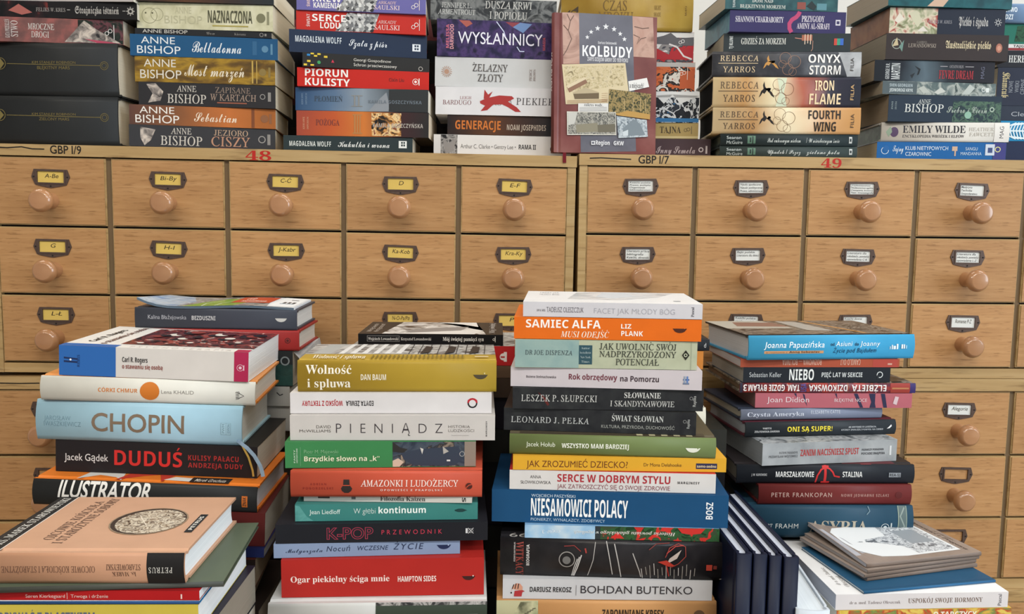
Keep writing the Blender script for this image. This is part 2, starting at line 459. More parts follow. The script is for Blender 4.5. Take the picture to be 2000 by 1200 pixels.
def B(st, label, xs, yt, yb, kind, col, dec=(), crop=None, name='book', cat='book', dy=0.0, yaw=None, W=.135, top=None, bot=None, pages='#e6dfd0', cover=(), clamp=.17, **k):
    s = STK[st]; W = min(W, s.get('W', 1)); ox, oy, q = CROP[crop or s['crop']]
    X = [ox + v/q for v in xs]; YT = [oy + v/q for v in yt]; YB = [oy + v/q for v in yb]
    xc = sum(X)/2; yc = (sum(YT)+sum(YB))/4
    jit = ((s['n']*29) % 7 - 3)*.0007
    Y = s['Y'] + dy + jit
    if 'rel' in s and s.get('auto') and s['n']:
        zb = s['base'] + s['rel'] - (at_y(xc, yc, s['Y']).x - s['X'])*math.sin(s['lean'])
        Y = max(s['Y'] - .022, min(s['Y'] + .028, at_z(xc, sum(YB)/2, zb).y))
    if yaw is None:
        m = ((YT[1]-YT[0]) + (YB[1]-YB[0]))/2/(X[1]-X[0])
        h = yc - (436 + ROLL*(xc-1000))
        yaw = (m - ROLL - s['lean'])*FPX/h if abs(h) > 110 else 0
        yaw = max(-clamp, min(clamp, yaw))
    if s['base'] is None: fillers(st, at_y(xc, sum(YB)/2, Y).z)
    if 'rel' not in s: s['rel'] = .0003
    inv = (Matrix.Translation((s['X'], s['Y'], s['base'])) @ Matrix.Rotation(s['lean'], 4, 'Y')).inverted()
    ztop = (inv @ at_y(xc, sum(YT)/2, Y)).z
    Tk = max(.003, ztop - s['rel'])
    a = at_y(X[0], yc, Y); b = at_y(X[1], yc, Y)
    L = (b-a).length/math.cos(yaw)
    x = (inv @ ((a+b)/2)).x
    o = empty(name, (0, 0, 0), label, cat, s['group'])
    o.matrix_world = place(st, (x, Y - s['Y'], s['rel']), yaw)
    lo, hi = xs
    fx = lambda v: ((v-lo)/(hi-lo) - .5)*L
    sc = L/(hi-lo)
    sp = build_items(dec, fx, lambda v: v*Tk, sc)
    cv = build_items(cover, lambda a_: (a_-.5)*L, lambda d: d*W, L)
    make_book(o, L, W, Tk, kind, col, top, bot, pages, sp, cv, **k)
    s['rel'] += Tk + .0005; s['n'] += 1
    s['last'] = (o, L, W, Tk); BOOKS[o.name] = (L, W, Tk)
    return o

# ---------------------------------------------------------------- the room
def struct(name, lo, hi, m, label=None):
    bm = bmesh.new(); box_bm(bm, lo, hi); o = bm_obj(name, bm, [m]); o['kind'] = 'structure'
    return o
struct('floor', (-3.4, -3.4, -.06), (3.5, 2.0, 0), MAT_FLOOR)
struct('wall_back', (-3.4, 1.86, 0), (3.5, 1.98, 3.0), MAT_WALL)
struct('ceiling', (-3.4, -3.4, 3.0), (3.5, 2.0, 3.08), MAT_CEIL)
bm = bmesh.new()
for lo, hi in (((3.4, -3.4, 0), (3.5, -1.4, 3)), ((3.4, .2, 0), (3.5, 1.86, 3)), ((3.4, -1.4, 0), (3.5, .2, .95)), ((3.4, -1.4, 2.55), (3.5, .2, 3))):
    box_bm(bm, lo, hi)
o = bm_obj('wall_right', bm, [MAT_WALL]); o['kind'] = 'structure'
bm = bmesh.new()
for lo, hi in (((3.41, -1.4, .95), (3.48, -1.34, 2.55)), ((3.41, .14, .95), (3.48, .2, 2.55)), ((3.41, -1.34, .95), (3.48, .14, 1.01)), ((3.41, -1.34, 2.49), (3.48, .14, 2.55)), ((3.42, -.63, 1.01), (3.47, -.57, 2.49))):
    box_bm(bm, lo, hi)
o = bm_obj('added_window_1', bm, [plain_mat('white_frame', '#e8e8e4', .4)]); o['kind'] = 'structure'  # unseen frame and wall opening, added as a source for the cool fill
for i, (lx, ly) in enumerate(LAMPS):
    t = empty('ceiling_light', (lx, ly, 2.96), 'slim white ceiling light fixture, %s of the room lights' % ORD[i], 'ceiling light', 'ceiling lights')
    bm = bmesh.new(); box_bm(bm, (-.65, -.2, .012), (.65, .2, .04)); bm_obj('housing', bm, [plain_mat('white_frame', '#e8e8e4', .4)], t, .004)

# ---------------------------------------------------------------- card catalogue cabinets
CAB = Matrix.Translation((0, 1.23, EYE)) @ Matrix.Rotation(math.atan(.045), 4, 'Z')
def prism(bm, pts, y0, y1, mi=0, hole=None):
    """polygon in x, z pushed from y0 (front) to y1; a hole leaves a frame"""
    def ring(p, y): return [bm.verts.new((x, y, z)) for x, z in p]
    a, b = ring(pts, y0), ring(pts, y1); n = len(pts)
    for i in range(n):
        bm.faces.new((a[i], b[i], b[(i+1) % n], a[(i+1) % n])).material_index = mi
    if not hole:
        bm.faces.new(a).material_index = mi; bm.faces.new(b[::-1]).material_index = mi
    else:
        c, d = ring(hole, y0), ring(hole, y1); m = len(hole)
        for i in range(m): bm.faces.new((c[i], c[(i+1) % m], d[(i+1) % m], d[i])).material_index = mi
        e = [bm.edges.get((a[i], a[(i+1) % n])) for i in range(n)] + [bm.edges.get((c[i], c[(i+1) % m])) for i in range(m)]
        bmesh.ops.triangle_fill(bm, edges=[x for x in e if x], use_beauty=True)
    return bm
HOLD = [(-.0235, .0128), (.0235, .0128), (.0243, .0105), (.0272, .002), (.0222, -.0095), (.012, -.0118), (0, -.0140), (-.012, -.0118), (-.0222, -.0095), (-.0272, .002), (-.0243, .0105)]
WIN = [(-.0186, -.0062), (.0188, -.0062), (.0188, .0098), (-.0186, .0098)]
def holder_mesh():
    bm = bmesh.new(); prism(bm, HOLD, -.0014, .0, 0, WIN)
    big = [(x*1.06 + (.0003), (z-.0018)*1.1 + .0018) for x, z in WIN]
    big = [(-.0208, -.0084), (.0210, -.0084), (.0210, .0118), (-.0208, .0118)]
    prism(bm, big, -.0022, -.0012, 0, WIN)
    for x, z in ((-.0238, .0018), (.0238, .0018), (0, -.0112)):
        prism(bm, [(x + .0011*math.cos(i*math.pi/4), z + .0011*math.sin(i*math.pi/4)) for i in range(8)], -.002, -.001, 1)
    bmesh.ops.recalc_face_normals(bm, faces=bm.faces[:])
    me = bpy.data.meshes.new('label_holder'); bm.to_mesh(me); bm.free()
    me.materials.append(MAT_BRONZE); me.materials.append(MAT_DARK); return me
def knob_mesh():
    prof = [(.0118, 0), (.0112, .003), (.0098, .008), (.0096, .015), (.0112, .0205), (.0147, .0235), (.0168, .0265), (.0170, .0292), (.0160, .0318), (.0138, .0342), (.0121, .0356), (.0116, .0357), (0, .0357)]
    n = 32; Vv, Fc = [], []
    for r, y in prof: Vv += [(r*math.cos(2*math.pi*i/n), -y, r*math.sin(2*math.pi*i/n)) for i in range(n)]
    for k in range(len(prof)-1):
        for i in range(n):
            j = (i+1) % n; Fc.append((k*n+i, k*n+j, (k+1)*n+j, (k+1)*n+i))
    me = mesh_of('knob', Vv, Fc, None, True); me.materials.append(MAT_KNOB)
    bmm = bmesh.new(); bmm.from_mesh(me); bmesh.ops.remove_doubles(bmm, verts=bmm.verts[:], dist=1e-6); bmesh.ops.recalc_face_normals(bmm, faces=bmm.faces[:]); bmm.to_mesh(me); bmm.free()
    return me
HOLDER, KNOB = holder_mesh(), knob_mesh()
def card_mesh(lines, col):
    Vv = [(-.0192, -.0003, -.0066), (.0194, -.0003, -.0066), (.0194, -.0003, .0102), (-.0192, -.0003, .0102)]
    Fc, MI, mats = [(0, 1, 2, 3)], [0], [get_mat(col)]
    items = []
    if len(lines) == 1 and len(lines[0]) < 13:
        t = lines[0]; w = min(.026, .0042*len(t)+.003); items.append(pr_text(t, -w/2 + .001, w/2 + .001, .0005, .0064, '#3c3222', 'h'))
    else:
        h = .0145/max(len(lines), 3)
        for i, t in enumerate(lines):
            w = min(.034, .0021*len(t)); items.append(pr_text(t, -.0165, -.0165+w, .0088-h*(i+.8), .0088-h*(i+.15), '#2c2c30', 'h'))
    put_print(items, lambda s, t, l: (s, -.0003-l, t), Vv, Fc, MI, mats)
    me = mesh_of('label_card', Vv, Fc, MI)
    for m in mats: me.materials.append(m)
    return me
def slab_mesh(w, h, name):
    bm = bmesh.new(); box_bm(bm, (-w/2, 0, -h), (w/2, .30, 0))
    bm.faces.ensure_lookup_table()
    bmesh.ops.bevel(bm, geom=[e for e in bm.edges if all(abs(v.co.y) < 1e-6 for v in e.verts)], offset=.0017, segments=2, affect='EDGES')
    for f in bm.faces:
        n = f.normal
        f.material_index = 0 if f.calc_center_median().y < 1e-5 else 1
    me = bpy.data.meshes.new(name); bm.to_mesh(me); bm.free(); me.materials.append(MAT_DRAWER); me.materials.append(MAT_EDGE); return me
def cabinet(label, sides, cols, zz, cards, tilt=0, marks=(), cardcol='#d8b862'):
    top, fb, rows, bottom = zz
    root = empty('card_catalogue_cabinet', (0, 0, 0), label, 'cabinet', 'card catalogue cabinets')
    zb = bottom
    root.matrix_world = CAB @ Matrix.Rotation(tilt, 4, 'Y') @ Matrix.Translation(((sides[0]+sides[1])/2, 0, zb))
    cx = (sides[0]+sides[1])/2; s0, s1 = sides[0]-cx, sides[1]-cx
    bm = bmesh.new(); D_ = .44
    box_bm(bm, (s0, 0, .0), (cols[0]-cx+.001, D_, fb-zb)); box_bm(bm, (cols[-1]-cx-.001, 0, .0), (s1, D_, fb-zb))
    box_bm(bm, (s0+.002, D_-.01, .002), (s1-.002, D_-.002, fb-zb), 2)
    for c in cols[1:-1]: box_bm(bm, (c-cx-.0045, .0035, rows[-1]-zb), (c-cx+.0045, D_-.02, fb-zb), 1)
    for r in rows[1:-1]: box_bm(bm, (cols[0]-cx, .010, r-zb-.004), (cols[-1]-cx, D_-.02, r-zb+.004), 2)
    bm_obj('carcass', bm, [MAT_EDGE, MAT_GAP, MAT_DARK], root)
    bm = bmesh.new(); box_bm(bm, (s0, .001, 0), (s1, D_, rows[-1]-zb-.0012)); bm_obj('plinth', bm, [MAT_EDGE], root)
    # top board with the pen and paint marks on its front edge
    Vv, Fc, MI, mats = [], [], [], [MAT_EDGE]
    lo, hi = (s0-.001, -.0025, fb-zb), (s1+.001, D_, top-zb)
    Vv = [(x, y, z) for z in (lo[2], hi[2]) for y in (lo[1], hi[1]) for x in (lo[0], hi[0])]
    Fc = [(0, 2, 3, 1), (4, 5, 7, 6), (0, 1, 5, 4), (2, 6, 7, 3), (0, 4, 6, 2), (1, 3, 7, 5)]; MI = [0]*6
    items = []
    for mk in marks:
        if mk[0] == 'T': items.append(pr_text(mk[1], mk[2]-cx, mk[3]-cx, fb-zb+mk[4], fb-zb+mk[5], mk[6], mk[7]))
        else: items.append(pr_line([(x-cx, fb-zb+z) for x, z in mk[1]], mk[2], mk[3]))
    put_print(items, lambda s, t, l: (s, lo[1]-l, t), Vv, Fc, MI, mats)
    link('top_board', mesh_of('top_board', Vv, Fc, MI), root, mats)
    rnd = random.Random(label)
    k = 0
    for r in range(3):
        for c in range(5):
            gl = .0014 if c == 0 else .0038; gr = .0014 if c == 4 else .0038
            a, b = cols[c]-cx+gl, cols[c+1]-cx-gr
            zt, zl = rows[r]-zb-.0018, rows[r+1]-zb+.0012
            d = link('drawer', slab_mesh(b-a, zt-zl, 'drawer'), root)
            d.location = ((a+b)/2, rnd.uniform(-.0012, .0008), zt)
            h = link('label_holder', HOLDER, d); h.location = (rnd.uniform(-.001, .001), 0, -.0300); h.rotation_euler[1] = rnd.uniform(-.02, .03)
            q = cards[k] if k < len(cards) else None
            if q:
                p = link('label_card', card_mesh(q, cardcol), d); p.location = h.location; p.rotation_euler[1] = h.rotation_euler[1] + rnd.uniform(-.01, .02)
            kb = link('knob', KNOB, d); kb.location = (rnd.uniform(-.001, .001), 0, -.0625)
            k += 1
    return root
INK, RED = '#1d1712', '#b5241c'
cabinet('oak card cabinet with yellow drawer labels and the red number 48', (-.800, .0925), (-.751, -.590, -.4205, -.2508, -.0815, .0812),
        (.1003, .084, (.084, -.0168, -.1168, -.2185), -.2337),
        [['A-Be'], ['Bi-By'], ['C-Ć'], ['D'], ['E-F'], ['G'], ['H-I'], ['J-Kabr'], ['Ka-Kob'], ['Kra-Ky'], ['L-Ł'], ['M'], ['N'], ['N-O-Pa/Pą'], ['P']], .0075,
        [('T', 'GBP I/9', -.670, -.626, .0035, .0150, INK, 'm'), ('L', [(-.76, .0085), (-.745, .011), (-.73, .0105), (-.71, .0122), (-.695, .0095), (-.678, .0095)], .0017, INK),
         ('T', '48', -.392, -.355, .0002, .0135, RED, 's')])
cabinet('oak card cabinet with white drawer labels and the red number 49', (.0985, .967), (.109, .273, .443, .614, .785, .956),
        (.1035, .087, (.087, -.0148, -.1156, -.2174), -.2338),
        [['Książki polskie', 'Prawo, polityka', 'Organizacja', 'bibliotekarstwo'], ['Nauki społeczne', 'Nauki polityczne', 'Prawo, administracja'], ['Językoznawstwo', 'Wydawnictwa ogólne', 'Czasopisma, broszury', 'Teatr, kinematografia'], ['Medycyna', 'Technika', 'Gospodarstwo'], ['Rolnictwo'],
         ['Literatura piękna', 'bibliografie', 'Książki, słowniki'], ['Bajki polskie', 'Literatura dla dzieci'], ['Literatura dla', 'młodzieży, powieści', 'opowiadania C-K'], ['Literatura dla', 'młodzieży, powieści', 'opowiadania L-Z'], ['Powieści'],
         ['Baśnie'], ['Książki polskie', 'nowele, opowiadania', 'powieści'], ['Książki dawne', 'nowele'], ['Romanse P-Z'], ['Varia']], 0,
        [('T', 'GBP I/7', .186, .232, .0035, .0150, INK, 'm'), ('L', [(.113, .0100), (.13, .0108), (.15, .0100), (.175, .0092)], .0017, INK), ('T', '49', .463, .494, .001, .0145, RED, 's')], cardcol='#dcdcd6')
cabinet('oak card cabinet with pen marks, under the yellow-labelled one', (-.800, .0925), (-.785, -.590, -.4205, -.2508, -.0815, .0812),
        (-.2347, -.2530, (-.2530, -.3545, -.456, -.558), -.5745),
        [['R-S'], ['Sa'], ['Sk'], ['St'], ['T']], 0, [('T', 'GBP I/10', -.690, -.640, .0045, .0150, INK, 'm'), ('L', [(-.76, .009), (-.73, .0085), (-.70, .009)], .0017, INK)])
cabinet('oak card cabinet with empty label frames, under the white-labelled one', (.0985, .967), (.109, .273, .443, .6175, .7885, .956),
        (-.2345, -.2535, (-.2535, -.3569, -.4583, -.5600), -.5771),
        [['Albumy'], ['Atlasy'], ['Biografie'], ['Alegorie']], 0, cardcol='#dcdcd6')
cabinet('lowest oak card cabinet of the pile under the yellow labels', (-.800, .0925), (-.785, -.590, -.4205, -.2508, -.0815, .0812), (-.5752, -.5935, (-.5935, -.695, -.797, -.899), -.915), [])
cabinet('lowest oak card cabinet of the pile under the white labels', (.0985, .967), (.109, .273, .443, .6175, .7885, .956), (-.5776, -.597, (-.597, -.700, -.801, -.902), -.918), [], 0)
for lb, s, zt in (('plain wooden base under the cabinets with yellow labels', (-.800, .0925), -.9155), ('plain wooden base under the cabinets with white labels', (.0985, .967), -.9185)):
    t = empty('cabinet_stand', (0, 0, 0), lb, 'stand', 'cabinet stands'); t.matrix_world = CAB @ Matrix.Translation(((s[0]+s[1])/2, 0, -EYE))
    hw = (s[1]-s[0])/2
    bm = bmesh.new(); box_bm(bm, (-hw, 0, .32), (hw, .44, zt+EYE)); bm_obj('top', bm, [MAT_EDGE], t, .003)
    for x in (-hw+.03, hw-.03):
        for y in (.03, .41):
            bm = bmesh.new(); box_bm(bm, (x-.025, y-.025, 0), (x+.025, y+.025, .3199)); bm_obj('leg', bm, [MAT_EDGE], t, .003)

# ---------------------------------------------------------------- the table in front
t = empty('table', (0, .87, 0), 'wooden table carrying the front piles of books', 'table')
bm = bmesh.new(); box_bm(bm, (-.85, -.31, TABLE_Z-.03), (.62, .285, TABLE_Z)); bm_obj('table_top', bm, [MAT_TABLE], t, .002)
for x in (-.80, .57):
    for y in (-.27, .24):
        bm = bmesh.new(); box_bm(bm, (x-.025, y-.025, 0), (x+.025, y+.025, TABLE_Z-.0302)); bm_obj('leg', bm, [MAT_TABLE], t, .003)

# ---------------------------------------------------------------- printed artwork palettes
ART.update({
 'red_mist': ('n', 40, ['#8c3a34', '#2a1c1e', '#141416', '#101012']), 'rose_grey': ('n', 45, ['#a8605c', '#7d5450', '#5e4646']), 'rider_dark': ('d', 70, ['#1b1d1c', '#26302a', '#6c4048', '#1e2220']),
 'cream_face': ('n', 50, ['#b9b592', '#cfcbaa', '#dcd8bc']), 'gold_brown': ('n', (22, 40, 60), ['#4a3a22', '#6c5126', '#a8842f', '#584428']), 'copper': ('g', 20, ['#5c4038', '#8a5838', '#c0703a', '#a2602f']),
 'mask': ('d', 90, ['#2b2a2c', '#8f8680', '#d5c8bb']), 'stones': ('v', 260, ['#15161a', '#8c8e90', '#dcdcd8', '#3a3c40', '#eceae6']), 'flame': ('d', 90, ['#1d1b1a', '#20201f', '#c88b4c', '#f0d6a0', '#7a3020']),
 'fire_spine': ('g', 14, ['#a04a3a', '#c05a32', '#cf7a3a', '#44282a', '#2f2c2c']), 'ice_spine': ('g', 14, ['#2c4a6e', '#5a7390', '#8d99a4', '#33383c', '#2b2e30']),
 'space': ('n', 60, ['#1a1830', '#2a2546', '#4a3868', '#1c1a30']), 'smoke': ('d', 50, ['#222426', '#34373a', '#7b7d7c', '#2b2d2f']), 'brown_dark': ('g', 25, ['#232022', '#5a3a28', '#3a2c28', '#1f2a30']),
 'bw_photo': ('d', 90, ['#141416', '#3c3a3a', '#a8a4a0', '#1c1c1e']), 'gold_cover': ('n', 18, ['#9c7a2e', '#ab8a3c', '#b8994a']),
 'red_white': ('d', (50, 50, 70), ['#d8d6d2', '#8d8886', '#46444a', '#b3262c', '#a01c24'], 1), 'orange_eagle': ('d', 60, ['#b8562e', '#c8683a', '#2f2724', '#d8d2c8', '#a84c2a'], 1), 'black_blue': ('d', 70, ['#24262c', '#1c1e24', '#c8cacc', '#2c3038', '#2c6a9c'], 1),
 'foil_gold': ('g', 18, ['#e6cfa4', '#c89a66', '#f0e2c0', '#d0a070', '#c8935a']), 'foil_iron': ('g', 14, ['#e8cfa0', '#d8a870', '#f2e6c0', '#b0604a', '#33303c', '#2b2c36']), 'foil_onyx': ('n', 30, ['#34343a', '#46474c', '#5e5f62']),
 'silver': ('n', 30, ['#8d8f92', '#a9abad', '#c2c4c6']), 'paint_red': ('d', 40, ['#7a2428', '#a03a34', '#d8ccb4', '#8c9470', '#6a2024']), 'sprayed_brown': ('n', 40, ['#5a3420', '#7c4a2c', '#8a5a38']),
 'sprayed_teal': ('d', 30, ['#2c6a80', '#3c8098', '#1f5a70']), 'sprayed_leaf': ('v', 90, ['#1a2a22', '#33503c', '#4f6a54', '#22352c']), 'teal_sea': ('n', 45, ['#1d3d42', '#2c5358', '#3a6668']),
 'night': ('g', 20, ['#1c2026', '#232830', '#5a6a74', '#2a3036', '#221e26', '#22222a']), 'flowers_grey': ('d', 60, ['#4a5a5c', '#5f6d6c', '#a8ada6', '#3c4a48']), 'leaf_navy': ('d', 110, ['#232f38', '#2a3a40', '#54705c', '#1f2a34']),
 'teal_top': ('n', 35, ['#12474e', '#1d5a60', '#16424a']), 'tree_green': ('d', 120, ['#1a2a1e', '#2f5a40', '#16241a']),
 'crowd': ('d', 55, ['#1c1720', '#7a3436', '#2a2028', '#9a443c', '#cfc4bc', '#241c24'], 1), 'pitch': ('n', (14, 60, 40), ['#3f7030', '#6c9a3c', '#8aa84c', '#4c7c38']), 'sky_clouds': ('d', 26, ['#4f7cb4', '#8fa9c4', '#b8c6d2', '#5d7894']), 'stand_dark': ('d', 60, ['#23262a', '#6d7478', '#a8acac', '#3a4040']),
 'comic': ('d', 45, ['#1e1c1e', '#e87722', '#e87722', '#d8d4cc', '#e87722'], 1), 'coin': ('d', 150, ['#3a281c', '#8f7a62', '#d9cdb8', '#56402e', '#c3b49c']), 'grid_photo': ('d', 40, ['#2c2e33', '#8d8f90', '#c8c9c6', '#55585a']),
 'grey_photo': ('d', (20, 50, 40), ['#8d949a', '#c8ccd0', '#e4e4e4', '#a9aeb2']), 'bw_family': ('d', (30, 70, 50), ['#1c1a1a', '#514a44', '#d8d5d0', '#e6e4e0', '#3a3634']), 'crowd_green': ('d', 70, ['#2d3440', '#3a4350', '#4a525c', '#2c2a2c', '#8f8070']),
 'green_mist': ('n', 50, ['#1d3432', '#2c4a44', '#1b2a2a']), 'teal_page': ('n', 30, ['#7f9c9c', '#92aaa4', '#88a29e']), 'sage': ('n', 40, ['#a4aa92', '#b2b69c', '#acb096']), 'black_leather': ('n', 60, ['#202124', '#2a2b2d', '#323434']),
 'sky_strip': ('n', 40, ['#7aa6cc', '#9cc0dc', '#c3d4de']), 'poppies': ('d', 90, ['#1f3a24', '#2f5a34', '#3a4a34', '#c8342c', '#d8362c'], 1), 'claw': ('n', 40, ['#1c1b1d', '#262426', '#2f2c2d']), 'stair_wood': ('n', 60, ['#8d9470', '#b8b590', '#5a5a44']),
 'red_travel': ('d', 60, ['#7a2c2c', '#a83c34', '#5a3040', '#8a4434']), 'family_photo': ('d', 45, ['#1b1a19', '#3a3632', '#8d847a', '#26241f', '#b8b0a4']), 'concrete': ('n', 30, ['#85898c', '#9a9ea0', '#a8abad']), 'mono_grey': ('d', 60, ['#3c4044', '#8d9194', '#b8bbbc', '#54585c']),
 'wreath': ('d', 120, ['#3a5a6a', '#8d9478', '#2c4c60']), 'kraft': ('n', 18, ['#85766c', '#928379', '#9d8f84']), 'engraving': ('d', 190, ['#4a5056', '#8d9298', '#d8dcdf', '#6c7278']), 'colour_mix': ('d', 45, ['#c8a83c', '#d8c060', '#b8442c', '#6c8a4c', '#d0a848']),
 'map_old': ('d', 22, ['#a07868', '#b48c7c', '#c09c8c', '#8a6458']), 'maroon_worn': ('n', 16, ['#6c3a38', '#7c4743', '#8c5a54']), 'slate_panel': ('n', 20, ['#5a5a64', '#666670', '#70707a']), 'postcard_town': ('d', (150, 150, 150), ['#7a6c50', '#b8a880', '#cdbd98', '#d4c6a4', '#948466']), 'postcard_wood': ('d', 190, ['#23281c', '#4a4a30', '#a8905c', '#38402c']), 'postcard_bw': ('d', 170, ['#2c2e2e', '#6c6c68', '#b4b0a4', '#4a4c4a', '#8d8a80']), 'postcard_house': ('d', 140, ['#4c545c', '#8d98a0', '#c4ccd0', '#6a747c']),
 'leaf_teal': ('d', 40, ['#4a8a84', '#5a9a94', '#3c7a74']), 'night_dark': ('n', 40, ['#1a1518', '#2a1c1c', '#1c1c28']), 'folded_paper': ('n', 30, ['#e4e4e2', '#eeeeec', '#d8d8d8']),
})
def ctop(cx, Y):
    x = at_y(cx, 600, Y).x
    return EYE + .1003 - .0075*x + .0002
CABG, TABG = 'books piled on top of the card cabinets', 'books piled on the table'
def ustack(n, cx, setback, crop, lean=.0075, base=None):
    x = (cx-1000)*1.23/1600; Y = 1.23 + .045*x + setback
    stack(n, cx, Y, base if base is not None else ctop(cx, Y), lean, CABG, crop)
ustack('U1', 100, .012, 'A'); ustack('U2', 400, .012, 'A', .0095); ustack('U3', 700, .012, 'B', .0085); ustack('U4', 965, .042, 'B', .0075)
RB = EYE + .1037
ustack('U5', 1230, .066, 'C', .004, RB); ustack('U6', 1535, .014, 'D', .0, RB); ustack('U7', 1845, .014, 'E', .002, RB); ustack('U8', 2050, .05, 'P', 0, RB)

# ---- outermost pile on the cabinet with yellow labels
GOLD = '#76683a'
for yt, yb, ttl, xa, xb, lab in (((640, 657), (958, 966), 'ZIELONY MARS', 268, 475, 'thick plain black book with thin gold line, at the very bottom of the outermost pile'), ((285, 294), (637, 645), 'BŁĘKITNY MARS', 255, 480, 'thick plain black book with thin gold line, lying on its twin, outermost pile')):
    B('U1', lab, (-118, 807), yt, yb, 'hard', '#2b2c2c', [Ln([(45, .60), (692, .575)], 4, GOLD), T('KIM STANLEY ROBINSON', 220, 520, .605, .655, GOLD), T(ttl, xa, xb, .50, .56, GOLD), O(717, .575, 28, GOLD, .12), O(717, .575, 17, GOLD, .15), O(-2, .60, 40, GOLD, .1), G([(-30, .6), (0, .7), (28, .6), (0, .5)], GOLD)], bulge=.0022, pages='#d9cdb6')
B('U1', 'red-grey paperback with a dark rider picture, on the two thick black books', (-110, 815), (105, 140), (258, 286), 'paper', 'rose_grey', [R(520, 812, .02, .98, 'rider_dark'), G([(430, .05), (560, .95), (640, .6), (800, .05)], 'mask'), G([(560, .2), (700, .12), (800, .04), (640, .05)], '#b84a62'), V('KATA PRZEKLEŃ', 48, 75, .15, .9, '#d8d0cc', 'l'), V('STWO', 85, 128, .2, .85, '#d8d0cc', 'l'), T('MROCZNE', 195, 365, .52, .76, '#d4cec8', 'l'), T('DROGI', 215, 330, .2, .44, '#d4cec8', 'l'), O(708, .45, 14, '#e4e0dc'), O(730, .55, 14, '#e4e0dc'), R(752, 757, .2, .8, '#d8d4d0')], pages='#e3d9c6')
B('U1', 'black paperback with a red mist at one end and a pale blackletter title', (-20, 918), (6, 16), (103, 137), 'paper', '#1b1a1c', [R(-20, 325, .02, .98, 'red_mist'), G([(60, .4), (130, .8), (220, .3), (150, .15)], '#a86058'), T('FELIKS W. KRES', 245, 440, .38, .6, '#9c9894', 'l'), R(452, 472, .48, .53, '#9c9894'), T('Strażniczka istnień', 505, 797, .3, .72, '#b8b4ae', 'g'), R(822, 842, .48, .53, '#9c9894'), O(875, .5, 20, '#a8a49e', .5)] + [E_(875 + 24*math.cos(a), .5 + .24*math.sin(a), 4, '#a8a49e') for a in [i*math.pi/4 for i in range(8)]])
B('U1', 'grey and black book on the very top of the outermost pile, cut by the frame', (-40, 905), (-110, -110), (2, 12), 'paper', '#4a4644', [R(-40, 905, 0, .16, '#b8b0ac')])

# ---- seven fantasy paperbacks of one author
def ab(label, xs, yt, yb, col, dec, **k): B('U2', label, xs, yt, yb, 'paper', col, dec, pages='#e2d6bf', **k)
LT = '#c9c2b8'
ab('dark grey paperback with a torn mask picture, lowest of the pile over the number 48', (905, 1832), (838, 872), (968, 1003), '#3a3a3d', [G([(975, .9), (1070, .8), (1040, .3), (1000, .05), (975, .4)], 'mask'), T('ANNE', 1165, 1295, .62, .9, LT, 'l'), T('BISHOP', 1100, 1362, .1, .52, LT, 'l'), T('JEZIORO', 1437, 1655, .62, .88, '#b89a80', 'l'), T('CISZY', 1420, 1668, .12, .56, '#b88a70', 'l'), R(1462, 1625, .01, .04, '#b04030'), O(1745, .5, 24, '#9a9692'), R(1780, 1800, .25, .75, '#8a8682')])
ab('copper-brown paperback with a slanting white script title', (900, 1838), (700, 740), (835, 865), 'copper', [R(1680, 1700, .02, .98, '#7a4426'), T('ANNE', 965, 1185, .58, .92, '#e8e2da', 'r'), T('BISHOP', 938, 1215, .1, .5, '#e8e2da', 'r'), T('Sebastian', 1310, 1585, .25, .75, '#ecd8c0', 'c'), E_(1765, .5, 26, '#8a5a3a'), R(1795, 1812, .25, .75, '#8a5a3a')])
ab('dark charcoal paperback with a silver skull picture and brown underlined title', (950, 1845), (550, 578), (703, 733), '#302f31', [G([(1000, .9), (1060, .95), (1110, .6), (1090, .2), (1010, .1), (1040, .5)], 'mask'), T('ANNE', 1197, 1325, .62, .88, LT, 'l'), T('BISHOP', 1135, 1388, .12, .5, LT, 'l'), T('ZAPISANE', 1450, 1680, .62, .86, '#8d7a6c', 'l'), T('W KARTACH', 1415, 1718, .28, .56, '#a08a7a', 'l'), R(1460, 1655, .16, .21, '#9a5a44'), O(1760, .5, 18, '#9a9692'), R(1795, 1815, .3, .7, '#8a8682')])
ab('golden brown paperback with white script title above the dark skull one', (920, 1845), (378, 405), (545, 575), 'gold_brown', [R(1690, 1700, .05, .95, '#c0a050'), R(1720, 1726, .05, .95, '#c0a050'), T('ANNE', 980, 1190, .6, .9, '#dcd6c8', 'r'), T('BISHOP', 955, 1225, .14, .48, '#dcd6c8', 'r'), T('Most marzeń', 1245, 1640, .28, .78, '#e4d8c0', 'c'), E_(1762, .5, 24, '#8a7440'), R(1800, 1815, .3, .7, '#8a7440')])
ab('blue paperback with a white script title', (893, 1860), (228, 262), (365, 402), '#22557e', [T('ANNE', 965, 1185, .58, .9, '#dfe4e6', 'r'), T('BISHOP', 938, 1220, .12, .48, '#dfe4e6', 'r'), T('Belladonna', 1295, 1618, .25, .8, '#dfe6ea', 'c'), E_(1775, .5, 22, '#5a86a4'), R(1812, 1826, .25, .75, '#5a86a4'), R(1692, 1722, .2, .85, '#2c6088')])
ab('thin black paperback squeezed between the blue and the cream one', (920, 1822), (190, 215), (228, 262), '#25272b', [T('ANNE BISHOP', 970, 1265, .28, .85, '#d0ccc4', 'r'), T('Gra', 1390, 1445, .3, .75, '#8d8a86', 'c'), T('Kierana', 1575, 1650, .3, .7, '#8d8a86', 'l'), O(1755, .5, 13, '#9a9692'), R(1775, 1788, .3, .7, '#8a8682')])
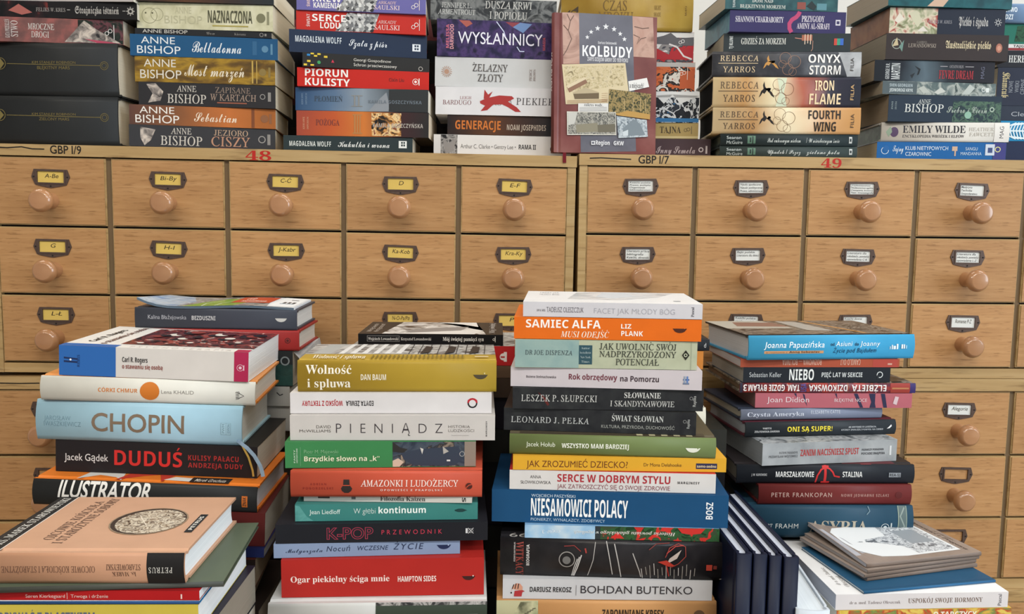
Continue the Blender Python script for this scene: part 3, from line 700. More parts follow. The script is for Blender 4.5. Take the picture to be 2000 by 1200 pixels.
ab('cream paperback with a pencil face and bold grey-green title', (925, 1835), (12, 40), (190, 208), 'cream_face', [O(1010, .5, 52, '#8d8a6a', .06), O(1060, .55, 42, '#8d8a6a', .06), E_(985, .6, 6, '#6a6850'), E_(1030, .6, 6, '#6a6850'), T('ANNE', 1180, 1290, .6, .86, '#bcb898', 'r'), T('BISHOP', 1110, 1362, .22, .52, '#bab696', 'r'), T('NAZNACZONA', 1400, 1697, .28, .74, '#4c4c38', 'n'), R(1430, 1670, .14, .19, '#a89a50'), E_(1755, .5, 30, '#7a785c'), R(1795, 1810, .25, .75, '#8a886c')])
ab('black book on top of the pile of the same author, cut by the frame', (925, 1838), (-130, -100), (10, 38), '#232021', [R(925, 1838, .0, .5, 'brown_dark')])

# ---- pile beside it
B('U3', 'dark slate paperback with white script title, lowest beside the white photo-strip book', (50, 915), (915, 925), (1008, 1020), 'paper', '#2f3a3c', [T('MAGDALENA WOLFF', 90, 368, .3, .62, '#d8dcd8', 'b', .06), T('Kukułka i wrona', 415, 760, .3, .72, '#e4e6e2', 'c'), R(822, 876, .3, .78, '#e4e6e2'), R(838, 864, .42, .72, '#2f3a3c'), R(849, 853, .42, .72, '#e4e6e2'), R(838, 864, .55, .59, '#e4e6e2')], pages='#e4d8c2', yaw=-.03)
B('U3', 'orange to black fire-coloured paperback with the numeral III', (135, 1025), (740, 765), (905, 915), 'paper', 'fire_spine', [R(640, 840, .04, .96, 'flame'), V('KRWAWE', 178, 190, .25, .75, '#d0a080', 'l'), V('IMPERIUM', 205, 216, .25, .75, '#d0a080', 'l'), T('POŻOGA', 265, 425, .42, .66, '#7a3a34', 's'), R(512, 578, .84, .89, '#b8804a'), R(512, 578, .1, .15, '#b8804a'), R(523, 533, .1, .89, '#b8804a'), R(541, 550, .1, .89, '#b8804a'), R(558, 567, .1, .89, '#b8804a'), T('KAMILA GOSZCZYŃSKA', 650, 987, .38, .54, '#b0a8a0', 'b', .05)], pages='#dfd0b8')
B('U3', 'blue to black misty paperback with the numeral II', (128, 1022), (588, 605), (738, 757), 'paper', 'ice_spine', [G([(620, .02), (755, .02), (760, .3), (740, .85), (700, .6)], '#8d9298'), R(757, 1020, .02, .98, '#2b2e30'), V('KRWAWE', 168, 180, .25, .75, '#7d96b0', 'l'), V('IMPERIUM', 195, 206, .25, .75, '#7d96b0', 'l'), T('PŁOMIEŃ', 255, 445, .4, .64, '#3c4a58', 's'), R(505, 580, .66, .7, '#8a8a88'), R(505, 580, .2, .24, '#8a8a88'), R(522, 532, .2, .7, '#8a8a88'), R(550, 560, .2, .7, '#8a8a88'), T('KAMILA GOSZCZYŃSKA', 620, 978, .36, .5, '#6c7680', 'b', .05)])
B('U3', 'bright red paperback with a two-line bold white title', (152, 1022), (452, 488), (570, 602), 'paper', '#c22a22', [T('PIORUN', 203, 484, .56, .94, '#f2ece6', 'b'), T('KULISTY', 203, 497, .06, .44, '#f2ece6', 'b'), T('Cixin Liu', 755, 855, .42, .6, '#6c1c1a', 'b'), O(932, .45, 21, '#f0dcd4', .18), E_(932, .45, 9, '#f0dcd4'), R(953, 959, .26, .64, '#f0dcd4')])
B('U3', 'black paperback with yellow, blue and green squares at one end', (195, 1022), (350, 400), (448, 490), 'paper', '#2c2c2c', [R(247, 268, .88, .99, '#e0c23c'), R(290, 311, .86, .98, '#e0c23c'), R(268, 289, .72, .84, '#e0c23c'), R(332, 354, .68, .82, '#e0c23c'), R(224, 244, .76, .9, '#2c84c4'), R(224, 246, .32, .46, '#e0c23c'), R(203, 224, .06, .2, '#e0c23c'), R(246, 268, .06, .18, '#e0c23c'), E_(300, .33, 11, '#3c9a5a'), G([(378, .36), (398, .36), (388, .58)], '#c8344c'), T('Georgi Gospodinow', 523, 768, .56, .76, '#d8d4cc', 'r'), T('Schron przeciwczasowy', 523, 805, .2, .42, '#d8d4cc', 'r'), O(963, .25, 14, '#c8c4bc', .2)], clamp=.2)
B('U3', 'navy paperback with a white script title and a square white logo', (105, 1005), (195, 245), (335, 385), 'paper', '#26334a', [T('MAGDALENA WOLFF', 145, 442, .46, .72, '#cfd6dc', 'b', .06), T('Szata z piór', 490, 740, .4, .72, '#dfe4ea', 'c'), R(908, 962, .3, .62, '#dfe4ea'), R(922, 950, .36, .58, '#26334a'), R(934, 938, .36, .58, '#dfe4ea'), R(922, 950, .45, .49, '#dfe4ea')], clamp=.2)
for yt, yb, c, t1, t2, x1, x2, lab in (((70, 105), (190, 225), '#c23028', 'SERCE', 'LODU', 247, 470, 'red paperback with silver stones and a bold white title'), ((-55, -20), (68, 100), '#6c68a4', 'KREW', 'KAMIENIA', 250, 440, 'violet-blue paperback with silver stones, topmost in its pile')):
    B('U3', lab, (143, 1003), yt, yb, 'paper', c, [G([(400, .02), (650, .02), (690, .98), (480, .98)], 'stones'), T(t1, x1, x2, .5, .84, '#f2eeea', 'n'), T(t2, 255 if t2 != 'LODU' else 300, 430, .14, .44, '#f2eeea', 'n'), V('ŚWIAT', 212, 232, .2, .85, '#e4c8c4', 'b'), T('ARKADY', 680, 805, .5, .66, '#e4c4c0', 'l'), T('SAULSKI', 655, 828, .18, .42, '#ecd4d0', 'l'), O(918, .38, 13, '#f0e8e4'), O(938, .5, 14, '#f0e8e4'), R(957, 961, .2, .78, '#e8d8d4')])

# ---- second row seen through the gaps
for nm, cx, ph in (('G1', 580, 'behind the navy script-titled book'), ('G2', 845, 'behind the gap beside the white hare book')):
    x_ = (cx-1000)*1.42/1600
    stack(nm, cx, 1.42 + .045*x_, EYE + .1003 - .0075*x_ + .0002, .0075, CABG, 'P')
    for i, c in enumerate(('#241f1e', '#1d1e22', '#4a2022', '#26221f', '#202226', '#5a2426', '#1e1c1c')):
        B(nm, '%s book, %s of the back pile %s' % (('brown-black', 'ink black', 'dark red', 'umber', 'dark slate', 'crimson brown', 'black')[i], ORD[i], ph), (cx-112+(i*7) % 11, cx+110-(i*5) % 9), (246-42*i, 250-42*i), (288-42*i, 292-42*i), 'paper', c, pages='#6c6050')

# ---- pile partly behind the upright book
B('U4', 'white book with a black-and-white photo strip near one end of its spine', (1060, 1985), (903, 925), (1035, 1045), 'paper', '#dcd9d6', [R(1107, 1219, .01, .99, 'bw_photo'), G([(1120, .8), (1160, .6), (1215, .85), (1190, .2), (1140, .1)], '#8d8884'), T('Arthur C. Clarke • Gentry Lee •', 1240, 1612, .36, .56, '#6c6866', 'r'), T('RAMA II', 1632, 1748, .36, .58, '#2c2a2c', 'b'), O(1865, .4, 22, '#3a3838', .2)], yaw=-.03, W=.12)
B('U4', 'dark brown paperback with an orange capital title', (1152, 1985), (775, 792), (905, 918), 'paper', 'brown_dark', [T('GENERACJE', 1205, 1510, .28, .72, '#c8702c', 'b'), T('NOAM JOSEPHIDES', 1552, 1815, .28, .56, '#b8a898', 'b', .04)], W=.12, yaw=-.03)
B('U4', 'white paperback with a leaping red hare', (1072, 1990), (580, 602), (768, 785), 'paper', '#dcdadb', [T('LEIGH', 1235, 1312, .56, .66, '#8a4a4c', 'l'), T('BARDUGO', 1120, 1312, .36, .52, '#7a4a4e', 'l'), T('WROTA', 1400, 1590, .36, .58, '#8a8488', 'l'), G([(1370, .5), (1420, .62), (1500, .72), (1585, .7), (1600, .62), (1560, .5), (1620, .3), (1648, .14), (1610, .14), (1560, .3), (1520, .4), (1460, .38), (1420, .18), (1375, .14), (1405, .34), (1372, .42)], '#a83230'), G([(1395, .58), (1400, .92), (1425, .74), (1455, .86), (1430, .6)], '#a83230'), T('PIEKIEŁ', 1615, 1865, .4, .64, '#4c4648', 'l', .06)], W=.12, dy=-.004)
B('U4', 'pale grey paperback with a small copper sun', (1070, 1985), (380, 408), (572, 598), 'paper', '#c9c9c8', [E_(1148, .5, 17, '#b08a74')] + [Ln([(1148 + 20*math.cos(a), .5 + .105*math.sin(a)), (1148 + 36*math.cos(a), .5 + .19*math.sin(a))], 4, '#b08a74') for a in [i*math.pi/8 for i in range(16)]] + [T('ŻELAZNY', 1322, 1557, .54, .78, '#4c4644', 'l'), T('ZŁOTY', 1357, 1527, .2, .44, '#4c4644', 'l'), V('PIERCE', 1704, 1720, .26, .66, '#9a8a84', 'l'), V('BROWN', 1730, 1745, .26, .66, '#9a8a84', 'l')], W=.12)
B('U4', 'dark violet paperback with thin white ornate capitals', (1085, 1990), (125, 162), (372, 408), 'paper', 'space', [G([(1230, .98), (1280, .8), (1320, .9), (1300, .98)], '#a8584c'), G([(1540, .98), (1600, .82), (1660, .98)], '#8a3c44'), G([(1590, .85), (1640, .98), (1720, .95), (1660, .7)], '#6c8ab8'), V('MELISSA', 1146, 1166, .22, .86, '#c86a7c', 'b'), V('DARWOOD', 1172, 1196, .2, .86, '#d89aa0', 'b'), T('WYSŁANNICY', 1225, 1792, .36, .68, '#e8e6f0', 'r'), Ln([(1480, .98), (1530, .72), (1540, .6)], 6, '#d0d4ec'), Ln([(1620, .32), (1640, .2), (1670, .2)], 6, '#d0d4ec'), V('MAGIA', 1795, 1812, .25, .6, '#b8505c', 'b')], W=.12)
B('U4', 'dark smoky grey paperback with capital title over the violet one', (1040, 1888), (-20, 8), (120, 150), 'paper', 'smoke', [T('JENNIFER L.', 1115, 1315, .56, .78, '#c8c8c4', 'l'), T('ARMENTROUT', 1090, 1340, .26, .48, '#c8c8c4', 'l'), T('DUSZA KRWI', 1405, 1720, .58, .9, '#c8c6c0', 'l'), T('I POPIOŁU', 1435, 1690, .12, .44, '#c8c6c0', 'l')], W=.12, dy=.004)

# ---- pile behind the upright book
XL = 210
B('U5', 'dark mauve paperback lowest behind the upright book, its white script half hidden', (XL+60, 1300), (1008, 1022), (1128, 1136), 'paper', '#4a3a3e', [T('Inny Semela', 905, 1188, .25, .65, '#b8a8a8', 'c'), O(1230, .45, 18, '#c8bcbc', .4), R(1263, 1276, .25, .65, '#c8bcbc')], pages='#b8ac98', W=.11)
B('U5', 'thin beige book with serif capitals just above the mauve one', (XL, 1207), (898, 902), (1002, 1012), 'paper', '#a8925e', [R(XL, 1207, .02, .16, '#c8b684'), T('TAJNA', 930, 1082, .36, .78, '#3c3222', 's'), O(1115, .55, 12, '#4a4030'), O(1135, .6, 13, '#4a4030'), R(1156, 1160, .3, .8, '#5a5040')], pages='#c8b690', W=.11, dy=.004)
B('U5', 'black and blue book with white scratchy lines, third from the bottom behind the upright one', (XL, 1216), (660, 672), (885, 892), 'paper', 'black_blue', [R(880, 1216, .86, .99, '#dcdcda'), G([(900, .86), (960, .6), (1020, .9), (1080, .6), (1216, .86), (1216, .8), (900, .8)], '#d4d4d2'), R(900, 1216, .02, .14, '#2a6a9c'), Ln([(905, .35), (960, .45), (1030, .3), (1050, .15)], 9, '#c8c8c8'), O(1128, .5, 12, '#e4e4e2'), O(1148, .58, 14, '#e4e4e2'), R(1172, 1176, .35, .78, '#d4d4d2')], pages='#222226', W=.11)
B('U5', 'burnt orange book with a dark eagle drawing, behind the upright one', (XL, 1190), (440, 462), (655, 662), 'paper', 'orange_eagle', [R(880, 1190, .84, .99, '#b4b0ac'), R(1080, 1186, .1, .7, '#bc5a30'), O(1090, .6, 12, '#e8ded4'), O(1110, .64, 13, '#e8ded4'), R(1132, 1136, .4, .82, '#e0d4c8')], pages='#1c1c1e', W=.11)
B('U5', 'red and white book with painted mountains, right under the golden one', (XL, 1182), (222, 240), (428, 440), 'paper', 'red_white', [R(880, 1182, .82, .99, '#dcdad8'), G([(890, .8), (960, .88), (1010, .98), (1060, .8), (1180, .84), (1180, .55), (890, .6)], '#5c5a5e'), G([(890, .08), (1180, .08), (1180, .45), (1080, .5), (1000, .25), (890, .5)], '#aa2028'), Ln([(1000, .6), (1060, .5), (1110, .2), (1170, .1)], 12, '#d8d2d0'), O(1082, .66, 12, '#e8e4e0'), O(1100, .7, 13, '#e8e4e0')], pages='#28262a', W=.11)
B('U5', 'large golden book with two-line capitals, over the upright book', (XL, 1176), (-60, -50), (205, 222), 'hard', 'gold_cover', [G([(245, .42), (275, .34), (275, .52)], '#3c2c14'), G([(290, .5), (335, .62), (335, .46)], '#3c2c14'), G([(290, .36), (335, .4), (335, .24)], '#3c2c14'), O(305, .43, 26, '#4a381c', .3), T('CZAS', 515, 690, .52, .78, '#6c5222', 'l'), T('MROKU', 480, 738, .2, .48, '#7a5e2a', 'l'), T('NIGHT', 890, 940, .55, .66, '#7a5e2a', 'l'), T('SHADE', 890, 940, .38, .48, '#7a5e2a', 'l'), V('MAG', 1115, 1128, .4, .66, '#6c5222', 'l')], bulge=.0015, W=.12, dy=-.003)

# ---- pile under which the red 49 is painted
for yt, yb, xs, t1, t2, col, lab in (((1070, 1078), (1140, 1146), (175, 1166), 'Upadek / Przez', 'zielone pola', '#3c4644', 'thin dark teal hardback, lowest of the pile above the red 49'), ((980, 988), (1062, 1068), (180, 1172), 'Pod cukrowym niebem', '/ W nieobecnym śnie', '#2c3638', 'thin black-green hardback, second lowest in the pile above the red 49')):
    B('U6', lab, xs, yt, yb, 'hard', col, [T('Seanan', 225, 330, .56, .82, '#c4ccc8', 'r'), T('McGuire', 225, 340, .16, .42, '#c4ccc8', 'r'), R(376, 434, .2, .85, '#5a7a66'), R(392, 402, .3, .7, '#26302e'), R(410, 418, .2, .8, '#26302e'), T(t1, 520, 760, .3, .7, '#ccd2ce', 'c'), T(t2, 800, 1040, .3, .7, '#ccd2ce', 'c'), R(1108, 1130, .25, .8, '#c8ccca'), R(1113, 1125, .4, .65, '#2c3638')], pages='#6c7468')
def dragon(x, v, c, f=1):
    q = [(-10, -.26), (5, -.05), (22, .03), (17, .15), (27, .28), (33, .10), (45, .03), (53, -.06), (66, -.11), (80, -.2), (104, -.27), (88, -.12), (70, -.03), (76, .05), (60, .06), (44, -.04), (30, -.14), (16, -.10), (4, -.2)]
    return [G([(x+f*a, v+b) for a, b in q], c)]
def curls(c, x0=570): return [O(x0+40, .75, 42, c, .06), O(x0+105, .6, 46, c, .06), O(x0+60, .3, 40, c, .06), O(x0+95, .2, 28, c, .07), O(x0+20, .5, 28, c, .07)]
for yt, yb, xs, col, t1, t2, dk, lab, dec in (
    ((786, 790), (952, 956), (126, 1190), 'foil_gold', 'FOURTH', 'WING', '#2b2420', 'shiny gold foil book with a small black dragon and black capitals across its pale end', dragon(470, .6, '#231c1a') + curls('#7a5a3c')),
    ((565, 568), (778, 782), (126, 1192), 'foil_iron', 'IRON', 'FLAME', '#f0d8b0', 'gold foil book fading to black with a flying black dragon', [G([(590, .98), (660, .98), (640, .5), (665, .02), (585, .02), (610, .5)], '#d4dcc0')] + dragon(470, .58, '#1c1614') + curls('#7a4a34', 560)),
    ((380, 379), (550, 556), (122, 1197), 'foil_onyx', 'ONYX', 'STORM', '#efece8', 'dark grey foil book with a golden dragon and silver end', [G([(1030, .98), (1100, .02), (1196, .02), (1196, .98)], 'silver')] + dragon(500, .58, '#c8924c') + curls('#a8826a', 610))):
    d2 = '#e0c8a0' if t1 == 'ONYX' else '#4a3a2e'
    B('U6', lab, xs, yt, yb, 'hard', col, dec + [T('REBECCA', 178, 455, .62, .84, d2, 'l', .12), T('YARROS', 200, 432, .18, .4, d2, 'l', .12), Ln([(165, .53), (452, .53)], 4, d2), T(t1, 815 if t1 != 'IRON' else 862, 1045 if t1 != 'IRON' else 998, .56, .88, dk, 'b'), T(t2, 825, 1050, .1, .44, dk, 'b') if t2 != 'WING' else T(t2, 855, 1015, .1, .44, dk, 'b'), V('FILIA', 1118, 1142, .24, .76, '#3a322c' if t1 != 'IRON' else '#d8b078', 'r')], bulge=.0016, pages='#1c191a')
B('U6', 'dark grey-green paperback with a small ship and a rainbow square', (205, 1122), (245, 245), (370, 372), 'paper', '#333a3c', [V('TJ KLUNE', 248, 272, .15, .85, '#d8dcd8', 'b'), T('GDZIEŚ ZA MORZEM', 332, 656, .4, .74, '#d4d4cc', 's'), R(770, 845, .6, .92, '#a86850'), R(790, 796, .4, .95, '#e0c8b0'), R(810, 816, .45, .95, '#e0c8b0'), R(830, 836, .4, .95, '#e0c8b0'), Ln([(720, .75), (770, .7)], 6, '#b88070'), Ln([(850, .6), (850, .15), (840, .02)], 5, '#a88070'), R(1002, 1024, .35, .72, '#c8483c'), R(1024, 1046, .35, .72, '#3c9a7c'), R(1046, 1070, .35, .72, '#3c6ac0')], pages='#b0a490')
B('U6', 'deep violet paperback with a pink stripe and sea-coloured page edges', (240, 1103), (65, 97), (236, 242), 'paper', '#3b3660', [Ln([(700, .02), (684, .2), (682, .42), (700, .6), (730, .72), (748, .85), (756, .98)], 30, '#b8446e'), T('SHANNON CHAKRABORTY', 282, 638, .46, .72, '#d8d4dc', 's'), T('PRZYGODY', 772, 942, .52, .8, '#dcd4dc', 's'), T('AMINY AL-SIRAFI', 738, 982, .2, .46, '#dcd4dc', 's'), R(1026, 1062, .38, .64, '#d8d4dc'), R(1033, 1055, .44, .58, '#3b3660')], pages='sprayed_teal', dy=-.003)
B('U6', 'dark teal paperback with a house picture, topmost above the violet one', (205, 1048), (-50, -30), (66, 95), 'paper', 'teal_sea', [V('TJ KLUNE', 262, 278, .1, .6, '#c8d0cc', 'b'), T('DOM NAD', 405, 560, .46, .68, '#c8ccc4', 's'), T('BŁĘKITNYM MORZEM', 315, 655, .1, .32, '#c8ccc4', 's'), R(742, 806, .1, .55, '#8a4a40'), R(890, 964, .08, .5, '#5a8a94'), G([(810, .3), (850, .65), (888, .3), (870, .05)], '#202c2e')], pages='#b8ac98')

# ---- pile with the white one near the frame
B('U7', 'bright blue paperback lowest in its pile, with a white crescent moon', (285, 1202), (1040, 1045), (1142, 1150), 'paper', '#2462a0', [O(343, .5, 27, '#e4ecf0', .12), E_(350, .62, 22, '#2462a0'), T('Tajny', 398, 474, .45, .82, '#d8e4ee', 'c'), T('KLUB NIETYPOWYCH', 488, 792, .54, .76, '#d8e4ee', 'r'), T('CZAROWNIC', 490, 674, .2, .42, '#d8e4ee', 'r'), R(820, 858, .5, .76, '#c8a890'), R(838, 848, .2, .5, '#c8a890'), T('SANGU', 915, 1000, .54, .72, '#c0d4e4', 'r'), T('MANDANNA', 882, 1030, .26, .44, '#c0d4e4', 'r'), R(1110, 1200, .02, .98, '#3c3c7c'), R(1055, 1120, .25, .9, '#c8d0dc'), R(1072, 1105, .4, .7, '#3c4c7c'), O(1142, .6, 20, '#e4e08c')], pages='#c8bca4')
B('U7', 'cream white book with a purple pine cone and leaf-patterned page edges', (320, 1220), (898, 898), (1032, 1038), 'hard', '#d6d0c6', [E_(410, .5, 30, '#54405c', 1.2), G([(350, .5), (385, .8), (395, .5), (372, .25)], '#8a9a84'), T('EMILY WILDE', 470, 912, .46, .84, '#2c2a30', 's'), T('ENCYKLOPEDIA WRÓŻEK I ELFÓW', 470, 905, .22, .36, '#4a464a', 's'), T('HEATHER', 935, 1110, .56, .74, '#b8b2a8', 'l'), T('FAWCETT', 940, 1112, .3, .48, '#b8b2a8', 'l'), R(1114, 1216, .01, .99, '#e4e0da'), V('MAG', 1150, 1178, .2, .8, '#3c3a3c', 'r')], bulge=.0015, pages='sprayed_leaf')
B('U7', 'navy paperback with dark green foliage at one end and large serif capitals', (350, 1196), (688, 712), (880, 886), 'paper', '#2a3644', [R(830, 1190, .02, .8, 'leaf_navy'), V('INNI', 372, 384, .45, .75, '#9aa8a8', 'l'), V('DUCHA', 398, 410, .45, .75, '#9aa8a8', 'l'), T('ANNE', 568, 664, .68, .84, '#c8ccc8', 'l'), T('BISHOP', 470, 760, .36, .66, '#d0d2ce', 'l'), T('Srebro i Cierń', 785, 1085, .36, .62, '#a8b4a8', 'c'), O(1122, .5, 18, '#a8b8a8', .4), E_(945, .28, 26, '#8ab09c')], pages='#a8957c')
B('U7', 'thin grey-green paperback with pale lilies', (300, 1162), (590, 616), (684, 702), 'paper', 'flowers_grey', [R(300, 560, .02, .98, '#4c585c'), T('SVEN GEORGSEN', 352, 525, .58, .8, '#a8b4b8', 'b'), T('JEDNOROGI KRYK', 352, 530, .2, .44, '#c8d0d0', 'b'), G([(570, .5), (610, .7), (660, .2), (610, .1)], '#b0b4ac'), G([(690, .2), (740, .6), (780, .3), (720, .05)], '#c0c2ba'), G([(900, .1), (960, .9), (1000, .6), (960, .1)], '#b4bab4'), O(1068, .5, 16, '#e0e4e0', .3), R(1085, 1110, .3, .65, '#d8dcd8')], pages='#b8a890')
B('U7', 'black paperback with a raven in mist and a red capital title', (248, 1143), (440, 452), (584, 606), 'paper', 'night', [V('GEORGE R.R.', 332, 360, .1, .85, '#b8bcbc', 'b'), V('MARTIN', 376, 438, .1, .85, '#c8cccc', 'b'), G([(545, .75), (590, .6), (580, .35), (565, .3), (575, .55)], '#14181c'), G([(515, .3), (550, .42), (530, .15)], '#1c2226'), T('OSTATNI REJS', 805, 908, .68, .8, '#a8a4a8', 'l'), R(735, 790, .73, .76, '#a8a4a8'), R(922, 985, .73, .76, '#a8a4a8'), T('FEVRE DREAM', 728, 985, .16, .56, '#a83038', 's'), V('MAG', 1040, 1066, .2, .75, '#6a6c80', 'r')], pages='#a8957c')
B('U7', 'dark brown paperback with a silver moth and a gothic cream title', (335, 1242), (240, 263), (430, 440), 'paper', '#38302f', [O(412, .6, 36, '#a8b0a4', .12), G([(380, .5), (412, .85), (425, .55)], '#c0b08c'), G([(430, .5), (465, .75), (455, .3)], '#6a8a80'), T('GABRIEL', 560, 640, .64, .72, '#8a827a', 'l'), T('LEWANDOWSKI', 498, 704, .48, .62, '#a89c90', 'l'), T('Australijskie piekło', 775, 1112, .46, .74, '#d8c8a4', 'g'), E_(1172, .5, 24, '#a86c58', 1.4), E_(1172, .5, 14, '#c89078', 1.3)], pages='#8f8474', dy=-.003)
B('U7', 'half red half navy paperback painted with a white rider', (358, 1222), (48, 76), (238, 248), 'paper', '#242a38', [R(358, 715, .01, .99, 'paint_red'), G([(395, .5), (430, .8), (470, .55), (420, .4)], '#dcd4c4'), G([(500, .8), (560, .9), (600, .5), (570, .25), (530, .5)], '#c8c4a8'), G([(565, .1), (610, .3), (650, .1)], '#d8d0c4'), T('FELIKS W. KRES', 645, 822, .42, .54, '#9a9aa0', 'l'), T('Piekło i szpada', 875, 1095, .34, .68, '#b8b6b4', 'g'), O(1168, .5, 16, '#b0b0b0', .4)] + [E_(1168 + 24*math.cos(a), .5 + .13*math.sin(a), 4, '#b0b0b0') for a in [i*math.pi/4 for i in range(8)]], pages='sprayed_brown')
B('U7', 'teal painted book on top of the pile, cut by the frame', (345, 1285), (-120, -90), (42, 72), 'paper', 'teal_top', [G([(640, .02), (720, .5), (830, .6), (760, .02)], '#c8a890')], pages='#a09484')

# ---- pile behind it, cut by the frame edge
def u8(label, xl, yt, yb, kind, col, dec, **k): B('U8', label, (xl, 2170), (yt, yt), (yb, yb), kind, col, dec, yaw=0, W=.13, **k)
u8('navy book lowest behind the pile with the cream white one', 1945, 277, 306, 'paper', '#232c48', [])
u8('blue book with white fern leaves behind the cream white one', 1950, 237, 277, 'paper', '#2484b4', [Ln([(1958, .5), (2080, .5)], 3, '#dceaf0')] + [Ln([(1966+i*6, .5), (1970+i*6, .75+.02*i), (1984+i*6, .9)], 2.4, '#dceaf0') for i in range(14)] + [Ln([(1966+i*6, .5), (1970+i*6, .25-.02*i), (1984+i*6, .1)], 2.4, '#dceaf0') for i in range(14)])
u8('slate blue book with a thin grey signature above the fern one', 1952, 208, 236, 'paper', '#2f3644', [T('Clemens', 1975, 2040, .3, .6, '#a0a4ac', 'r')])
u8('thick navy book with a gothic title running up its end', 1947, 133, 208, 'paper', '#2b3040', [D('Kłamcuk', 1957, 1970, .2, .88, '#c8b888', 'g'), V('NOWE', 1970, 1978, .35, .65, '#8d929a', 'r'), V('WIEKI', 1982, 1990, .35, .65, '#8d929a', 'r'), V('CIEMNE', 1993, 2001, .3, .7, '#8d929a', 'r')])
u8('black book with condensed white capitals near the frame edge', 1948, 100, 132, 'paper', '#24252b', [T('HERBACIARNIA', 1970, 2060, .3, .72, '#d8d8d4', 's')])
u8('thin white and red booklet near the frame edge', 1955, 87, 100, 'paper', '#dcd8d6', [R(1955, 2170, .02, .4, '#8a2428'), T('TAJGA', 1979, 2006, .5, .86, '#3a3436', 'b')])
u8('green book with a dark tree near the frame edge', 1952, 48, 87, 'paper', '#27705f', [G([(1982, .1), (1986, .9), (2040, .95), (2040, .1)], 'tree_green')])
u8('pale blue book with white capitals, topmost near the frame edge', 1940, 8, 48, 'hard', '#7c9cc4', [T('PAŃSTWO', 1945, 1985, .56, .8, '#e8f0f4', 'b'), T('LUDZI', 1950, 1978, .18, .42, '#e8f0f4', 'b')], bulge=.002)

